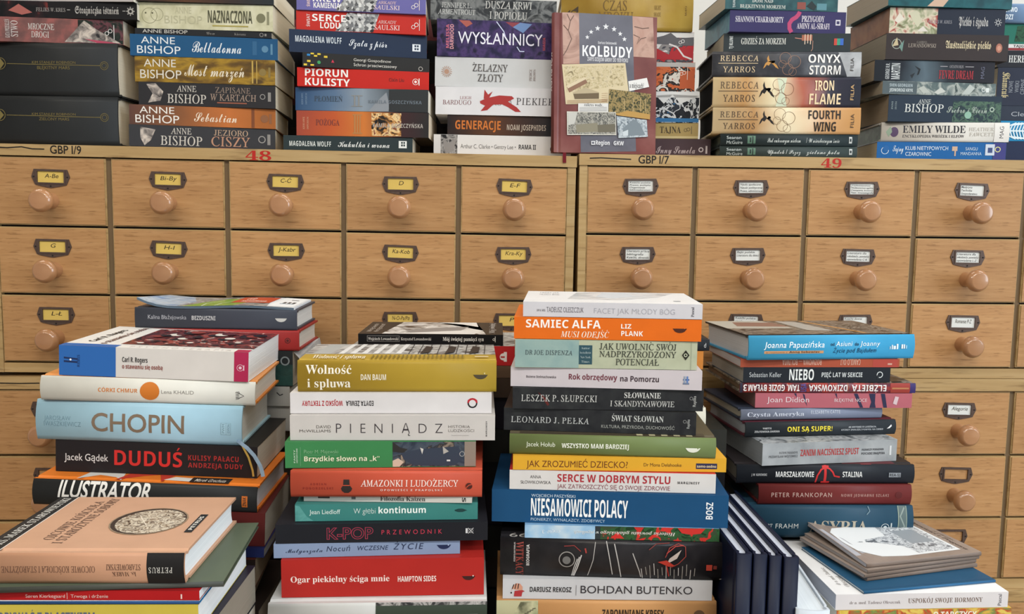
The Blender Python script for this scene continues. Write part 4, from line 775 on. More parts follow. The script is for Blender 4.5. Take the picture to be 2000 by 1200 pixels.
# ---------------------------------------------------------------- the upright town book leaning on the piles
def upright_book():
    H, Wd, Tk = .2045, .157, .014
    r = empty('book', (0, 0, 0), 'upright maroon and grey hardback with white stars and old postcards on its cover', 'book', CABG)
    yaw = .15
    # local x points down, y along the cover to the right, z towards the viewer
    M = Matrix(((0, 1, 0, 0), (0, 0, -1, 0), (-1, 0, 0, 0), (0, 0, 0, 1)))
    x0 = at_y(1079, 300, 1.232).x
    lean = Matrix.Rotation(math.radians(-2.6), 4, 'X')
    r.matrix_world = Matrix.Translation((x0, 1.2365 + .014, EYE + .1050)) @ Matrix.Rotation(yaw, 4, 'Z') @ lean @ Matrix.Translation((0, 0, H/2)) @ M
    z = 3.75; cx0, cx1, cy0, cy1 = 205/z, 905/z, 125/z, 1130/z
    # cover picture is measured with across (0..1 from the hinge side) and upward (0..1)
    def a(x): return (x-150)/762
    def uu(y, x=500): return 1-(y-(108+(x-150)*.045))/1015
    it = []
    def S(x, y): return (a(x)*Wd, uu(y, x)*H)
    def poly(pts, c): it.append(pr_poly([S(*p) for p in pts], c))
    def txt(t, x0_, x1_, y0, y1, c, st='b', tr=0):
        p, q = S(x0_, y1), S(x1_, y0); it.append(pr_text(t, p[0], q[0], p[1], q[1], c, st, 0, tr))
    poly([(205, 108), (330, 112), (340, 480), (215, 480)], 'map_old'); poly([(725, 135), (880, 145), (895, 440), (735, 430)], 'map_old')
    poly([(328, 112), (725, 132), (745, 640), (765, 1130), (350, 1128), (335, 480)], 'slate_panel')
    for pts in ([(240, 120), (265, 170), (250, 240), (275, 300), (240, 380), (215, 420)], [(265, 170), (290, 130)], [(250, 240), (215, 200)], [(735, 270), (780, 290), (760, 340), (790, 300), (830, 290)], [(740, 210), (800, 225), (850, 220)]):
        it.append(pr_line([S(*p) for p in pts], .0012, '#6c5248'))
    for sx, sy, sr in ((390, 288, 17), (418, 250, 18), (466, 224, 21), (527, 212, 24), (588, 230, 21), (634, 264, 19), (666, 303, 19)):
        p = S(sx, sy); k = sr/762*Wd
        it.append(pr_poly([(p[0] + (k if i % 2 == 0 else k*.42)*math.cos(math.pi/2 + i*math.pi/5), p[1] + (k if i % 2 == 0 else k*.42)*math.sin(math.pi/2 + i*math.pi/5)) for i in range(10)], '#e4e4e6'))
    txt('Dariusz Dolatowski', 470, 608, 325, 337, '#dcdce0'); txt('KOLBUDY', 355, 725, 365, 425, '#eeeef0', 'n'); txt('ZARYS DZIEJÓW GMINY DO 1939 ROKU', 392, 695, 446, 460, '#d8d8dc', 'b')
    poly([(205, 485), (675, 478), (702, 685), (640, 772), (235, 775)], '#d4c4a0'); poly([(218, 500), (665, 495), (672, 640), (240, 690)], 'postcard_town')
    poly([(240, 650), (375, 585), (395, 620), (260, 690)], '#8d6a54'); poly([(238, 640), (370, 578), (385, 592), (250, 660)], '#d8c8a8')
    poly([(285, 690), (380, 655), (480, 690), (480, 735), (300, 735)], '#b8a888'); poly([(290, 700), (480, 695), (480, 738), (300, 738)], '#6c5c44')
    for i in range(5): it.append(pr_line([S(500, 700+14*i), S(545, 698+14*i)], .0004, '#a0704c'))
    for i in range(4): it.append(pr_line([S(245, 748+7*i), S(545, 744+7*i)], .0004, '#a8805c'))
    poly([(698, 612), (838, 588), (856, 655), (706, 686)], '#e4e2de'); txt('a miejscach?', 708, 815, 626, 660, '#3a3a3a', 's')
    poly([(326, 770), (550, 772), (550, 836), (326, 832)], '#dcdad6'); txt('zakres wody,', 370, 510, 774, 790, '#4c4a4a', 's')
    for i in range(4): it.append(pr_line([S(335, 800+9*i), S(540, 801+9*i)], .0006, '#8d8a88'))
    poly([(557, 668), (872, 708), (864, 896), (550, 846)], 'postcard_wood'); poly([(600, 850), (700, 830), (866, 858), (864, 896), (620, 862)], '#b8904c')
    for x_ in (670, 735, 790, 830): it.append(pr_line([S(x_, 740), S(x_, 835)], .0011, '#b8a070'))
    poly([(242, 828), (606, 838), (612, 1008), (246, 1000)], '#d0ccc0'); poly([(248, 835), (602, 842), (606, 1002), (252, 994)], 'postcard_bw')
    poly([(250, 835), (320, 838), (300, 920), (252, 930)], '#c4c2ba'); poly([(310, 925), (470, 915), (475, 980), (315, 985)], '#8a8470'); poly([(470, 930), (600, 925), (604, 985), (475, 985)], '#6c6656')
    poly([(612, 868), (840, 900), (850, 1025), (628, 1030)], 'postcard_house'); poly([(660, 960), (740, 890), (790, 930), (830, 1010), (660, 1018)], '#7a858c'); poly([(660, 985), (700, 970), (700, 1015), (662, 1016)], '#c8d0d4')
    poly([(425, 1048), (452, 1048), (452, 1076), (425, 1076)], '#e4e4e6'); it.append(pr_ell(*S(438, 1062), .0018, .0018, '#5c5c68')); txt('Region', 458, 562, 1050, 1076, '#e4e4e6', 'b'); txt('GKW', 592, 668, 1056, 1082, '#e4e4e6', 'n')
    for k_ in range(len(it)):
        v2, f2, c = it[k_]
        it[k_] = ([(H/2 - t, s) for s, t in v2], f2, c)        # to the cover's own x, y
    sp = [pr_text('KOLBUDY', -.045, .012, .004, .010, '#d8c8c4', 'b')]
    make_book(r, H, Wd, Tk, 'hard', '#6c3836', 'maroon_worn', 'maroon_worn', '#ddd6c8', sp, it, bulge=.003)
    rib = []
    Vv = [(H/2-.010, .006, .0068), (H/2-.010, .0115, .0068), (H/2+.001, .0115, .0066), (H/2+.001, .006, .0066)]
    bm = bmesh.new()
    pts = [(H/2-.01, .007), (H/2+.0006, .007), (H/2+.0012, .0226), (H/2+.0165, .0234)]
    for w_ in (.012, .017):
        for x_, z_ in pts: bm.verts.new((x_, w_, z_))
    bm.verts.ensure_lookup_table()
    for i in range(3): bm.faces.new([bm.verts[i] for i in (i, i+1, i+5, i+4)])
    bmesh.ops.solidify(bm, geom=bm.faces[:], thickness=.0003)
    q = bm_obj('ribbon_bookmark', bm, [get_mat('#8c2430')], r); q['label'] = 'dark red ribbon end'
upright_book()

# ---------------------------------------------------------------- piles on the table
stack('F0', 150, .685, None, 0, TABG, 'G', 'with the salmon hardback')
stack('F1', 290, .86, None, .040, TABG, 'F', 'with the light blue hardback')
stack('F2', 760, .85, None, 0, TABG, 'I', 'with the mustard book')
stack('F3', 1190, .85, None, 0, TABG, 'K', 'with the orange book')
stack('F4', 1610, 1.02, None, 0, TABG, 'L', 'with the sky blue hardback'); STK['F4']['back'] = .012
for k_ in ('F1', 'F2', 'F3', 'F4'): STK[k_]['auto'] = True
stack('R', 1800, .865, None, 0, TABG, 'M', 'with the brown booklets')
stack('B1', 430, 1.042, None, .012, TABG, 'P', 'behind the light blue hardback'); STK['B1']['W'] = .116
stack('B2', 850, 1.02, None, 0, TABG, 'P', 'behind the mustard book')
stack('B3', 1265, 1.02, None, 0, TABG, 'P', 'behind the orange book')

# salmon hardback pile at the frame corner
B('F0', 'yellow paperback with grey capital title, lowest visible under the thin red one', (-80, 1285), (1010, 1008), (1180, 1180), 'paper', '#c4b048', [T('ODRYWAĆ Z PLASTIKIEM', -45, 618, .38, .72, '#5c6470', 'n')], W=.14, pages='#e8ecec')
B('F0', 'thin white paperback with bright blue back cover between the yellow and the red', (-80, 1290), (992, 988), (1010, 1008), 'hard', '#2a4c7c', [], top='#e4eaee', bot='#2f7fb4', W=.14, pages='#e4eaee', board=.0016, bulge=.0004)
B('F0', 'thin bright red paperback with small white title line', (-80, 1292), (925, 905), (992, 988), 'paper', '#a81c1e', [T('Søren Kierkegaard', 172, 425, .25, .6, '#d8b8b0', 'r'), R(438, 441, .1, .8, '#d8b8b0'), T('Trwoga i drżenie', 463, 703, .25, .6, '#d8b8b0', 'r'), R(1172, 1182, .15, .65, '#e0c0b8')], W=.14, top='#8c1a1c', pages='#e8ecee', yaw=-.02)
B('F0', 'olive grey hardback under the salmon one, jutting out sideways', (-40, 1432), (878, 868), (915, 895), 'hard', '#4a4c46', [], top='#56604f', W=.142, pages='#4a5046', yaw=-.09, bulge=.001)
SAL = '#bd8e70'
B('F0', 'salmon hardback with a round antique relief on its cover and a black spine end', (-150, 1198), (660, 675), (866, 876), 'hard', SAL,
  [R(958, 1198, 0, 1, '#1c1a1a'), U('OJCOWIE KOŚCIOŁA I STAROŻYTNE SOBORY', -120, 628, .4, .6, '#6c4c3c', 'l'), U('ks. MAREK', 735, 888, .26, .42, '#5c4034', 'l'), U('STAROWIEYSKI', 700, 920, .48, .66, '#5c4034', 'l'), U('PETRUS', 972, 1124, .38, .56, '#d8d4cc', 'l', .12)], yaw=-.028, W=.145, pages='#e8ecee', top='#c0967a', bot='#c0967a', bulge=.003,
  cover=[R(.0, .10, .0, 1.0, '#201e1e'), R(.10, .105, 0, 1, '#e4dcd4'), V('KS. MAREK STAROWIEYSKI', .03, .072, .12, .97, '#d8d4cc', 'l'),
         V('OJCOWIE KOŚCIOŁA', .235, .285, .20, .90, '#5c4438', 'l'), V('I STAROŻYTNE SOBORY', .305, .355, .14, .96, '#5c4438', 'l'),
         E_(.66, .52, .196, '#a8947a', 1.0), E_(.66, .52, .190, '#3a2a20', 1.0), E_(.67, .515, .174, 'coin', 1.0), O(.66, .52, .196, '#8d7860', .04), Ln([(.58, .62), (.67, .44)], .004, '#e0d4c4'), R(.90, .94, .32, .64, '#1c1a1a'), V('PETRUS', .91, .93, .36, .60, '#d8d4cc', 'b')])
# black plate under the cover's small lettering is part of that print, so it is listed first
# light blue hardback pile
B('F1', 'black book with pale page edges low beside the salmon pile', (300, 1430), (1750, 1765), (1905, 1920), 'paper', '#1c1a1a', [], pages='#b8a88c', dy=-.01, yaw=-.12)
B('F1', 'dark brown paperback with yellowed pages under the thin blue one', (300, 1480), (1580, 1598), (1750, 1765), 'paper', '#5c2c22', [R(900, 1480, .02, .98, '#2a201c')], pages='#a89880', yaw=-.08)
B('F1', 'thin royal blue book under the dark red one', (300, 1535), (1505, 1540), (1560, 1590), 'paper', '#2a3468', [], crop='F', pages='#b8b4b0', dy=.002)
B('F1', 'dark maroon book under the orange and black one', (300, 1538), (1300, 1330), (1500, 1525), 'paper', '#5a2422', [], pages='#cfc8b8', dy=.004)
B('F1', 'black-spined hardback with orange covers and white brush lettering', (235, 1668), (180, 240), (350, 408), 'hard', '#2a2a29', [T('ILUSTRATOR', 395, 985, .36, .97, '#e0dcd4', 'k'), R(1573, 1610, .22, .66, '#c86c2c'), V('ZNAK', 1580, 1602, .26, .62, '#2a2a29', 'b')], crop='G', top='#d8762a', pages='#dfe2e6', yaw=-.03, dy=-.028,
  cover=[G([(.18, .03), (.26, .14), (.34, .1), (.38, .03), (.36, .2), (.2, .2)], '#cfccc6'), G([(.35, .03), (.46, .16), (.52, .2), (.56, .03), (.6, .25), (.4, .3)], '#b83a2a'), G([(.56, .08), (.68, .06), (.7, .14), (.6, .16)], '#dcd8d0'), R(.68, .86, .05, .17, '#2a2624'), T('Marek Grechuta', .70, .84, .07, .14, '#d8d0c4', 'h'), G([(.8, .25), (.95, .2), (.96, .3), (.85, .34)], '#e8e4dc')])
B('F1', 'black paperback with a large bold red title', (340, 1500), (903, 935), (1078, 1108), 'paper', '#242021', [T('Jacek Gądek', 390, 640, .36, .58, '#d8d4d0', 'r'), T('DUDUŚ', 675, 1065, .26, .72, '#c22c28', 'n'), T('KULISY PAŁACU', 1100, 1392, .5, .66, '#a02c2a', 'b', .06), T('ANDRZEJA DUDY', 1100, 1418, .27, .42, '#a02c2a', 'b', .06)], pages='#d8d0c0', top='#23211f', yaw=-.04,
  cover=[D('ANDRZEJ DUDA', .86, .90, .5, .8, '#b8b0a8', 'b')])
chopin = B('F1', 'light blue hardback with one huge brown serif-like name on its spine', (242, 1410), (655, 705), (885, 936), 'hard', '#9fc3d3', [T('JAROSŁAW', 290, 436, .51, .62, '#6c8a98', 't'), T('IWASZKIEWICZ', 288, 495, .36, .48, '#6c8a98', 't'), T('CHOPIN', 555, 1080, .27, .72, '#7a6856', 'm'), R(1290, 1348, .28, .58, '#7fa0b0'), R(1293, 1345, .29, .57, '#9fc3d3'), V('PWM', 1298, 1312, .32, .55, '#5c7c8c', 'r'), R(1319, 1322, .28, .58, '#7fa0b0'), V('EDITION', 1328, 1342, .32, .55, '#5c7c8c', 'r')], top='#a8ccd8', pages='#e0ded4', yaw=-.06, bulge=.0045)
B('F1', 'cream hardback with an orange disc and orange endpapers', (275, 1480), (515, 565), (650, 690), 'hard', '#dcdad0', [T('CÓRKI CHMUR', 595, 815, .42, .58, '#c87a3a', 'n'), E_(883, .5, 55, '#c8742a', .98), T('Lena KHALID', 948, 1132, .42, .57, '#8d8a84', 'r'), V('WAB', 1370, 1392, .25, .6, '#3a3a3a', 'r'), Ln([(1385, .3), (1418, .42), (1385, .55)], 4, '#3a3a3a')], top='#d89050', bot='#d08038', pages='#e4dccf', yaw=-.09)
rog = B('F1', 'thick white paperback with a blue block and a crowd painting, topmost by the football booklet', (365, 1445), (345, 385), (513, 560), 'paper', '#d0cbc5', [R(365, 685, 0, 1, '#2a62a8'), R(1362, 1445, 0, 1, '#a8244c'), G([(392, .56), (470, .52), (470, .58), (392, .62)], '#1c2c54'), G([(392, .44), (470, .42), (470, .48), (392, .5)], '#1c2c54'), E_(430, .53, 6, '#e0e4ec'), V('REBIS', 468, 482, .3, .7, '#1c3c70', 'b'), T('Carl R. Rogers', 722, 866, .52, .68, '#3a3636', 'b'), T('o stawaniu się osobą', 722, 952, .3, .44, '#8a4a42', 'b'), O(1398, .47, 20, '#e0b8c4', .14), E_(1398, .47, 9, '#e0b8c4'), R(1416, 1422, .38, .56, '#e0b8c4')],
  top='#e2dfda', pages='#e8e8e6', yaw=-.06, W=.158,
  cover=[R(0, .296, 0, .10, '#2a62a8'), R(.924, 1, 0, .10, '#a8244c'), R(.30, 1, .11, .115, '#dcd8d2'), T('PSYCHOTERAPIA', .36, .9, .02, .08, '#c4beb8', 't', .3), R(.28, 1, .14, .93, 'crowd'), V('Carl R. Rogers', .08, .12, .2, .8, '#3a3634', 'b'), V('o stawaniu się osobą', .165, .205, .12, .93, '#6c4a44', 'b')]
  + [E_(.36 + (i*.137) % .6, .22 + (i*.211) % .62, .018 + .012*(i % 3), ['#d8d2ca', '#221c26', '#8a3c38', '#2a2028', '#5a2c34'][i % 5], 1.2) for i in range(34)])
def curl(x, y, z):
    k = max(0, (-x-.055)/.05); return (x + .006*k*k, y, z + .010*k*k*max(0, 1-y/.13) + .0012*math.sin(x*40))
# ribbon of the light blue hardback
o, L, Wd, Tk = STK['F1']['last']
def ribbon(root, pts, wid, col, label):
    bm = bmesh.new(); n = len(pts)
    for i, p in enumerate(pts):
        a, b = Vector(pts[max(0, i-1)]), Vector(pts[min(n-1, i+1)])
        s = Vector((0, 1, 0)).cross((b-a).normalized()).normalized()*wid/2 if abs((b-a).normalized().y) < .9 else Vector((wid/2, 0, 0))
        bm.verts.new(Vector(p)-s); bm.verts.new(Vector(p)+s)
    bm.verts.ensure_lookup_table()
    for i in range(n-1): bm.faces.new([bm.verts[k] for k in (2*i, 2*i+1, 2*i+3, 2*i+2)])
    bmesh.ops.solidify(bm, geom=bm.faces[:], thickness=.0003)
    q = bm_obj('ribbon_bookmark', bm, [get_mat(col)], root); q['label'] = label
cl = BOOKS[chopin.name][0]/2
ribbon(chopin, [(cl-.006, -.001, .006), (cl, -.008, .005), (cl+.008, -.010, 0), (cl+.016, -.011, -.008), (cl+.023, -.012, -.019), (cl+.0255, -.0125, -.026), (cl+.0265, -.013, -.031)], .0042, '#b4cfe6', 'pale blue ribbon end')
ribbon(chopin, [(cl-.006, .001, .004), (cl+.002, -.008, .002), (cl+.010, -.0115, -.010), (cl+.015, -.013, -.024), (cl+.0162, -.0135, -.031)], .0022, '#d8b45c', 'yellow ribbon end')

# pile behind it with the football booklet
B('B1', 'thick black book with large thin grey letters, low between the two front piles', (300, 542), (1098, 1100), (1170, 1173), 'paper', '#1d1f23', [T('CZUŁOŚĆ', 420, 541, .3, .72, '#7c8084', 't')], pages='#55504a', yaw=0)
for i, (yt, yb, c, nm) in enumerate(((1046, 1098, '#1f2024', 'charcoal black'), (994, 1046, '#232226', 'soot grey'), (944, 994, '#1b1d20', 'ink black'), (892, 944, '#26242a', 'aubergine black'), (840, 892, '#202428', 'dark slate'))):
    B('B1', '%s book, %s above the one with large thin grey letters' % (nm, ORD[i].replace('lowest', 'first')), (318, 556-i % 2*6), (yt, yt+2), (yb, yb+2), 'paper', c, [T('S', 545, 552, .3, .7, '#6c6c70', 'r')] if i == 2 else [], pages='#4a443e' if i % 2 else '#6c665c', yaw=-.02)
B('B1', 'off-white book half hidden behind the light blue hardback', (330, 567), (790, 792), (840, 842), 'paper', '#b4b2ac', [], pages='#b8b2a6', yaw=-.02)
B('B1', 'light grey book with a black mark near its end, behind the cream hardback', (330, 565), (753, 755), (790, 792), 'paper', '#b0aea8', [Ln([(540, .7), (546, .55), (552, .62)], 2, '#2a2a2a')], pages='#b8b2a6', yaw=-.02)
B('B1', 'dark green-black hardback with a white page corner folded out', (270, 571), (682, 685), (752, 754), 'paper', '#242829', [R(270, 571, .02, .62, 'green_mist'), O(556, .72, 9, '#7c8484', .3)], pages='#a89a86', yaw=-.02)
hb = STK['B1']['last']
bm = bmesh.new(); Lh, Th = hb[1], hb[3]
sec = [(.003, Th*.96), (.010, Th*.80), (.0125, Th*.55), (.0122, Th*.42)]
for i, (x_, z_) in enumerate(sec):
    for y_ in (.004, .05, .115): bm.verts.new((Lh/2 + x_ - .003*(1 - y_/.115), y_, z_ + (y_-.004)*.10*(1 if i else 0)))
bm.verts.ensure_lookup_table()
for i in range(3):
    for j in range(2): bm.faces.new([bm.verts[k] for k in (i*3+j, i*3+j+1, i*3+j+4, i*3+j+3)])
bmesh.ops.solidify(bm, geom=bm.faces[:], thickness=.0003)
q = bm_obj('cover_flap', bm, [get_mat('folded_paper')], hb[0]); q['label'] = 'white folded-out flap'
B('B1', 'small brick red book under the slate one, with a round dark emblem', (270, 583), (642, 645), (681, 684), 'hard', '#9a2f2c', [E_(561, .5, 5.5, '#4a1c1c'), O(561, .5, 4, '#9a2f2c', .3)], pages='#d8d0c4', bulge=.001, yaw=-.03)
B('B1', 'slate blue-grey hardback with small white title, under the football booklet', (800, 1735), (118, 140), (230, 247), 'hard', '#43464f', [T('Kalina Błażejowska', 876, 1096, .44, .64, '#a8aab0', 'r'), T('BEZDUSZNI', 1127, 1264, .42, .62, '#c8c8c8', 'b'), boat(1608, 1678, .5, '#c8c8c4')], crop='F', pages='#dcdcd8', bulge=.001, yaw=-.04)
B('B1', 'glossy booklet with a football pitch on its cover and one curled corner', (790, 1715), (104, 124), (118, 138), 'paper', '#5a6a78', [], crop='F', name='booklet', cat='booklet', W=.145, bend=curl, top='#dfe4e8', pages='#e8ecf0', yaw=-.05, dy=-.002,
  cover=[R(0, .36, 0, 1, 'sky_clouds'), G([(.26, 0), (.83, 0), (.75, .98), (.2, .98), (.3, .5)], 'stand_dark'), G([(.30, 0), (.62, 0), (.70, .75), (.46, .80), (.36, .4)], 'pitch'), Ln([(.42, .02), (.40, .3), (.47, .6)], .006, '#dfe4d8'), Ln([(.50, .02), (.50, .3), (.6, .6)], .006, '#dfe4d8'), R(.55, .80, .32, .95, '#b8492c'), T('CUD', .60, .66, .66, .82, '#ead8cc', 'b'), T('nad stadionem', .60, .76, .42, .56, '#ead8cc', 'b'), G([(.83, .02), (.99, .02), (.99, .98), (.83, .98)], '#e8ecee'), R(.87, .96, .30, .34, '#5c7890'), R(.88, .9, .36, .5, '#3c3c3c'), R(.91, .93, .36, .5, '#3c3c3c'), R(.94, .96, .36, .5, '#3c3c3c'), R(.90, .95, .7, .74, '#4c4c4c')])

# mustard book pile
B('F2', 'large white hardback whose spine turns dark green, lowest under the bright red one', (103, 1690), (1140, 1092), (1330, 1290), 'hard', '#c9cac8', [R(878, 1690, 0, 1, '#343e33'), R(880, 1690, .9, 1, 'bw_photo'), R(1535, 1622, .40, .58, '#d8dcd8'), R(1540, 1617, .42, .56, '#343e33'), R(1560, 1600, .46, .54, '#d8dcd8')], top='#c8c8c6', pages='#d8d8d4', yaw=-.05, bulge=.003, dy=-.034)
B('F2', 'thick bright red paperback with white title and a small dark boat', (198, 1668), (805, 785), (1085, 1060), 'paper', '#ab2a25', [T('Ogar piekielny ściga mnie', 265, 977, .40, .56, '#ecd8d0', 's'), T('HAMPTON SIDES', 1038, 1318, .38, .52, '#ecd8d0', 'b'), boat(1505, 1605, .46, '#3c1c1a'), E_(1588, .51, 5, '#e0d0c8')], pages='#d8cfc0', top='#ab2a25', dy=-.02)
B('F2', 'grey-blue thin paperback with hand-lettered black title', (147, 1490), (688, 658), (793, 755), 'paper', '#8293b0', [T('Małgorzata', 232, 495, .36, .66, '#26304a', 'c'), T('Nocuń', 523, 692, .4, .78, '#26304a', 'h', .08), T('WCZESNE', 745, 968, .42, .74, '#2a3450', 'h', .05), T('ŻYCIE', 1005, 1224, .42, .84, '#2a3450', 'h', .14), boat(1320, 1425, .55, '#1f2a4c'), E_(1405, .66, 5, '#aab8d0')], pages='#c8c4bc')
B('F2', 'black hardback with a pink neon outline title', (158, 1695), (545, 525), (687, 655), 'paper', '#1f2025', [T('K-POP', 525, 860, .2, .78, '#a8344c', 'N'), T('K-POP', 528.7, 856.3, .2, .78, '#1f2025', 'R'), T('PRZEWODNIK', 920, 1360, .4, .64, '#b8384c', 'r', .35), R(1533, 1548, .4, .66, '#d0d0d0'), Ln([(1552, .38), (1590, .68)], 4, '#c8c8c8'), Ln([(1590, .38), (1552, .68)], 4, '#c8c8c8'), O(1571, .53, 17, '#b8b8b8', .14)], top='#222228', pages='#3c3a38', dy=-.012)
B('F2', 'teal paperback with a fern shadow and a bold white word', (298, 1622), (395, 385), (525, 502), 'paper', '#3c7c76', [G([(298, .02), (430, .02), (380, .3), (330, .9), (298, .95)], 'leaf_teal'), T('Jean Liedloff', 400, 622, .42, .68, '#d0e0da', 'r'), T('W głębi', 718, 876, .42, .74, '#d4e2dc', 't'), T('kontinuum', 898, 1242, .42, .78, '#e8f0ea', 'n'), Ln([(1455, .55), (1480, .48), (1510, .48), (1540, .55), (1510, .62), (1480, .62), (1455, .55)], 7, '#1c3c3c'), R(1462, 1532, .52, .58, '#1c3c3c')], pages='#c8c0b0')
B('F2', 'thin pale grey paperback with black serif title, squeezed under the orange-red one', (350, 1582), (338, 330), (374, 385), 'paper', '#c4c2ba', [T('Filozofia Kaizen', 910, 1240, .2, .9, '#2c2a2a', 's'), R(455, 540, .5, .8, '#3a3a3a'), R(700, 730, .4, .8, '#5a5a5a'), D('S', 1510, 1536, .15, .85, '#2a2a2a', 'b')], pages='#c8c0b0', yaw=0, dy=.003)
B('F2', 'orange-red hardback with a black pot and white slab capitals', (260, 1655), (148, 152), (340, 340), 'hard', '#bf523c', [T('ADRIAN', 403, 520, .46, .54, '#8a2c24', 'b', .25), T('POGORZELSKI', 350, 570, .3, .38, '#8a2c24', 'b', .2), G([(645, .68), (688, .68), (690, .46), (708, .34), (700, .24), (680, .16), (650, .16), (632, .24), (626, .34), (642, .46)], '#2e2624'), R(642, 691, .44, .47, '#c85038'), T('AMAZONKI I LUDOŻERCY', 770, 1480, .42, .66, '#f0e0d8', 'l'), T('OPOWIEŚCI Z PRAPOLSKI', 912, 1362, .24, .31, '#ecd0c8', 'b', .2), E_(1560, .44, 24, '#4c241e'), Ln([(1540, .38), (1560, .48), (1580, .5)], 6, '#c85038')], top='#bf523c', pages='#d8cfc0', bulge=.002, dy=-.008)
B('F2', 'grass green paperback with a dark crowd picture at one end', (225, 1608), (985, 985), (1185, 1165), 'paper', '#3d7f4c', [R(1000, 1608, .02, .98, 'crowd_green'), G([(1000, .02), (1050, .02), (1080, .2), (1040, .35), (1000, .25)], '#c8b09c'), G([(1000, .98), (1060, .75), (1110, .7), (1080, .55), (1000, .6)], '#2c2a28'), G([(1060, .55), (1200, .7), (1480, .8), (1515, .3), (1450, .05), (1150, .08), (1080, .3)], '#343c4a'), G([(1200, .75), (1225, .7), (1215, .5)], '#c8c4bc'), G([(1365, .8), (1410, .6), (1370, .5)], '#a8a49c'), R(1395, 1420, .22, .28, '#d8d8d4'), R(1525, 1608, .02, .98, '#8a7c70'), O(1507, .5, 19, '#c0c0bc', .14), V('FAKTY', 288, 298, .2, .7, '#b8d0b8', 'b'), V('HISTORYCZNE', 306, 316, .2, .75, '#b8d0b8', 'b'), R(334, 337, .08, .8, '#6ca078'), T('Piotr M. Majewski', 362, 606, .56, .70, '#8db890', 't'), R(362, 606, .49, .5, '#6ca078'), T('Brzydkie słowo na „k”', 362, 905, .26, .44, '#dcdcbc', 'n')], crop='H', pages='#c8c0b0')
B('F2', 'warm white paperback with widely spaced thin grey capitals', (257, 1750), (792, 798), (978, 975), 'paper', '#c4bfba', [T('DAVID', 447, 552, .48, .6, '#5c5650', 'r'), T('McWILLIAMS', 325, 552, .32, .43, '#5c5650', 'r'), T('PIENIĄDZ', 590, 1366, .29, .68, '#3a3438', 't', .55), T('HISTORIA', 1408, 1566, .5, .61, '#5c5650', 't'), T('LUDZKOŚCI', 1408, 1597, .34, .45, '#5c5650', 't'), V('MARGINESY', 1682, 1692, .16, .78, '#3a3638', 'b', .2), Ln([(1430, .2), (1560, .2)], 2, '#a8a4a0')], crop='H', pages='#c8c2b4', dy=-.010)
B('F2', 'white paperback with an upside-down red and black title and a two-colour ring', (260, 1725), (630, 632), (780, 778), 'paper', '#d2cecd', [U('WOJSKO Z TEKTURY', 345, 640, .38, .62, '#a8202c', 'b'), U('EDYTA ŻEMŁA', 662, 862, .38, .62, '#2c2a2c', 'b'), ('O', 1584, .5, 36, '#1f1d20', .28), G([(1546, .52), (1622, .52), (1618, .66), (1600, .74), (1584, .76), (1568, .74), (1550, .66)], '#b02430'), E_(1584, .5, 25, '#d2cecd')], crop='H', pages='#c8c2b4', top='#dedbd8', dy=-.006)
MUS = '#a5882f'
B('F2', 'thick mustard yellow book with white serif title, topmost of its front pile', (315, 1760), (392, 392), (616, 622), 'hard', MUS, [T('Wolność', 375, 705, .58, .86, '#ece6d4', 's'), T('i spluwa', 385, 697, .14, .42, '#ece6d4', 's'), T('DAN BAUM', 772, 955, .38, .56, '#e4dcc4', 'b'), boat(1590, 1697, .5, '#4a4232'), E_(1672, .6, 6, '#c8b880')], crop='H', top='#b0933a', pages='#d0c8b4', bulge=.0022, W=.115, yaw=-.05,
  cover=[R(0, 1, .36, 1, 'grid_photo')] + [G([(.03+.0, .36), (.13, .36), (.17, 1), (.08, 1)], '#a8aaa8')] + [G([(.17+i*.06, .38), (.20+i*.06, .38), (.225+i*.06, 1), (.20+i*.06, 1)], '#d8d8d6') for i in range(6)] + [Ln([(.54, y_), (.99, y_)], .004, '#2c2c30') for y_ in (.5, .66, .84)] + [Ln([(.54+i*.05, .36), (.55+i*.05, 1)], .004, '#2c2c30') for i in range(9)] + [G([(.6+i*.13, .36), (.65+i*.13, .45), (.66+i*.13, .8), (.62+i*.13, .85)], '#2f2c2c') for i in range(3)] + [T('Wolność i spluwa', .06, .33, .06, .26, '#e4dcc4', 's')] + [R(.36+i*.022, .368+i*.022, .06, .26, '#7c6a2c') for i in range(22)] + [R(.89, .96, .12, .16, '#d8ccb0')])
B('B2', 'dark brown book low behind the mustard one', (700, 1000), (738, 738), (775, 775), 'paper', '#4a3c32', [], pages='#4a4038', yaw=0)
B('B2', 'chestnut brown book behind the mustard one, under the red-ended one', (705, 1000), (714, 714), (738, 738), 'paper', '#6c5644', [], pages='#6c6050', yaw=0)
B('B2', 'bright red-spined book with a white round mark, behind the mustard one', (690, 1005), (675, 675), (714, 714), 'paper', '#b4282a', [E_(983, .45, 7, '#e4dcd8'), R(984, 990, .2, .7, '#e4dcd8'), R(978, 986, .4, .48, '#b4282a')], top='grid_photo', pages='#b8b2a8', yaw=0, W=.13)
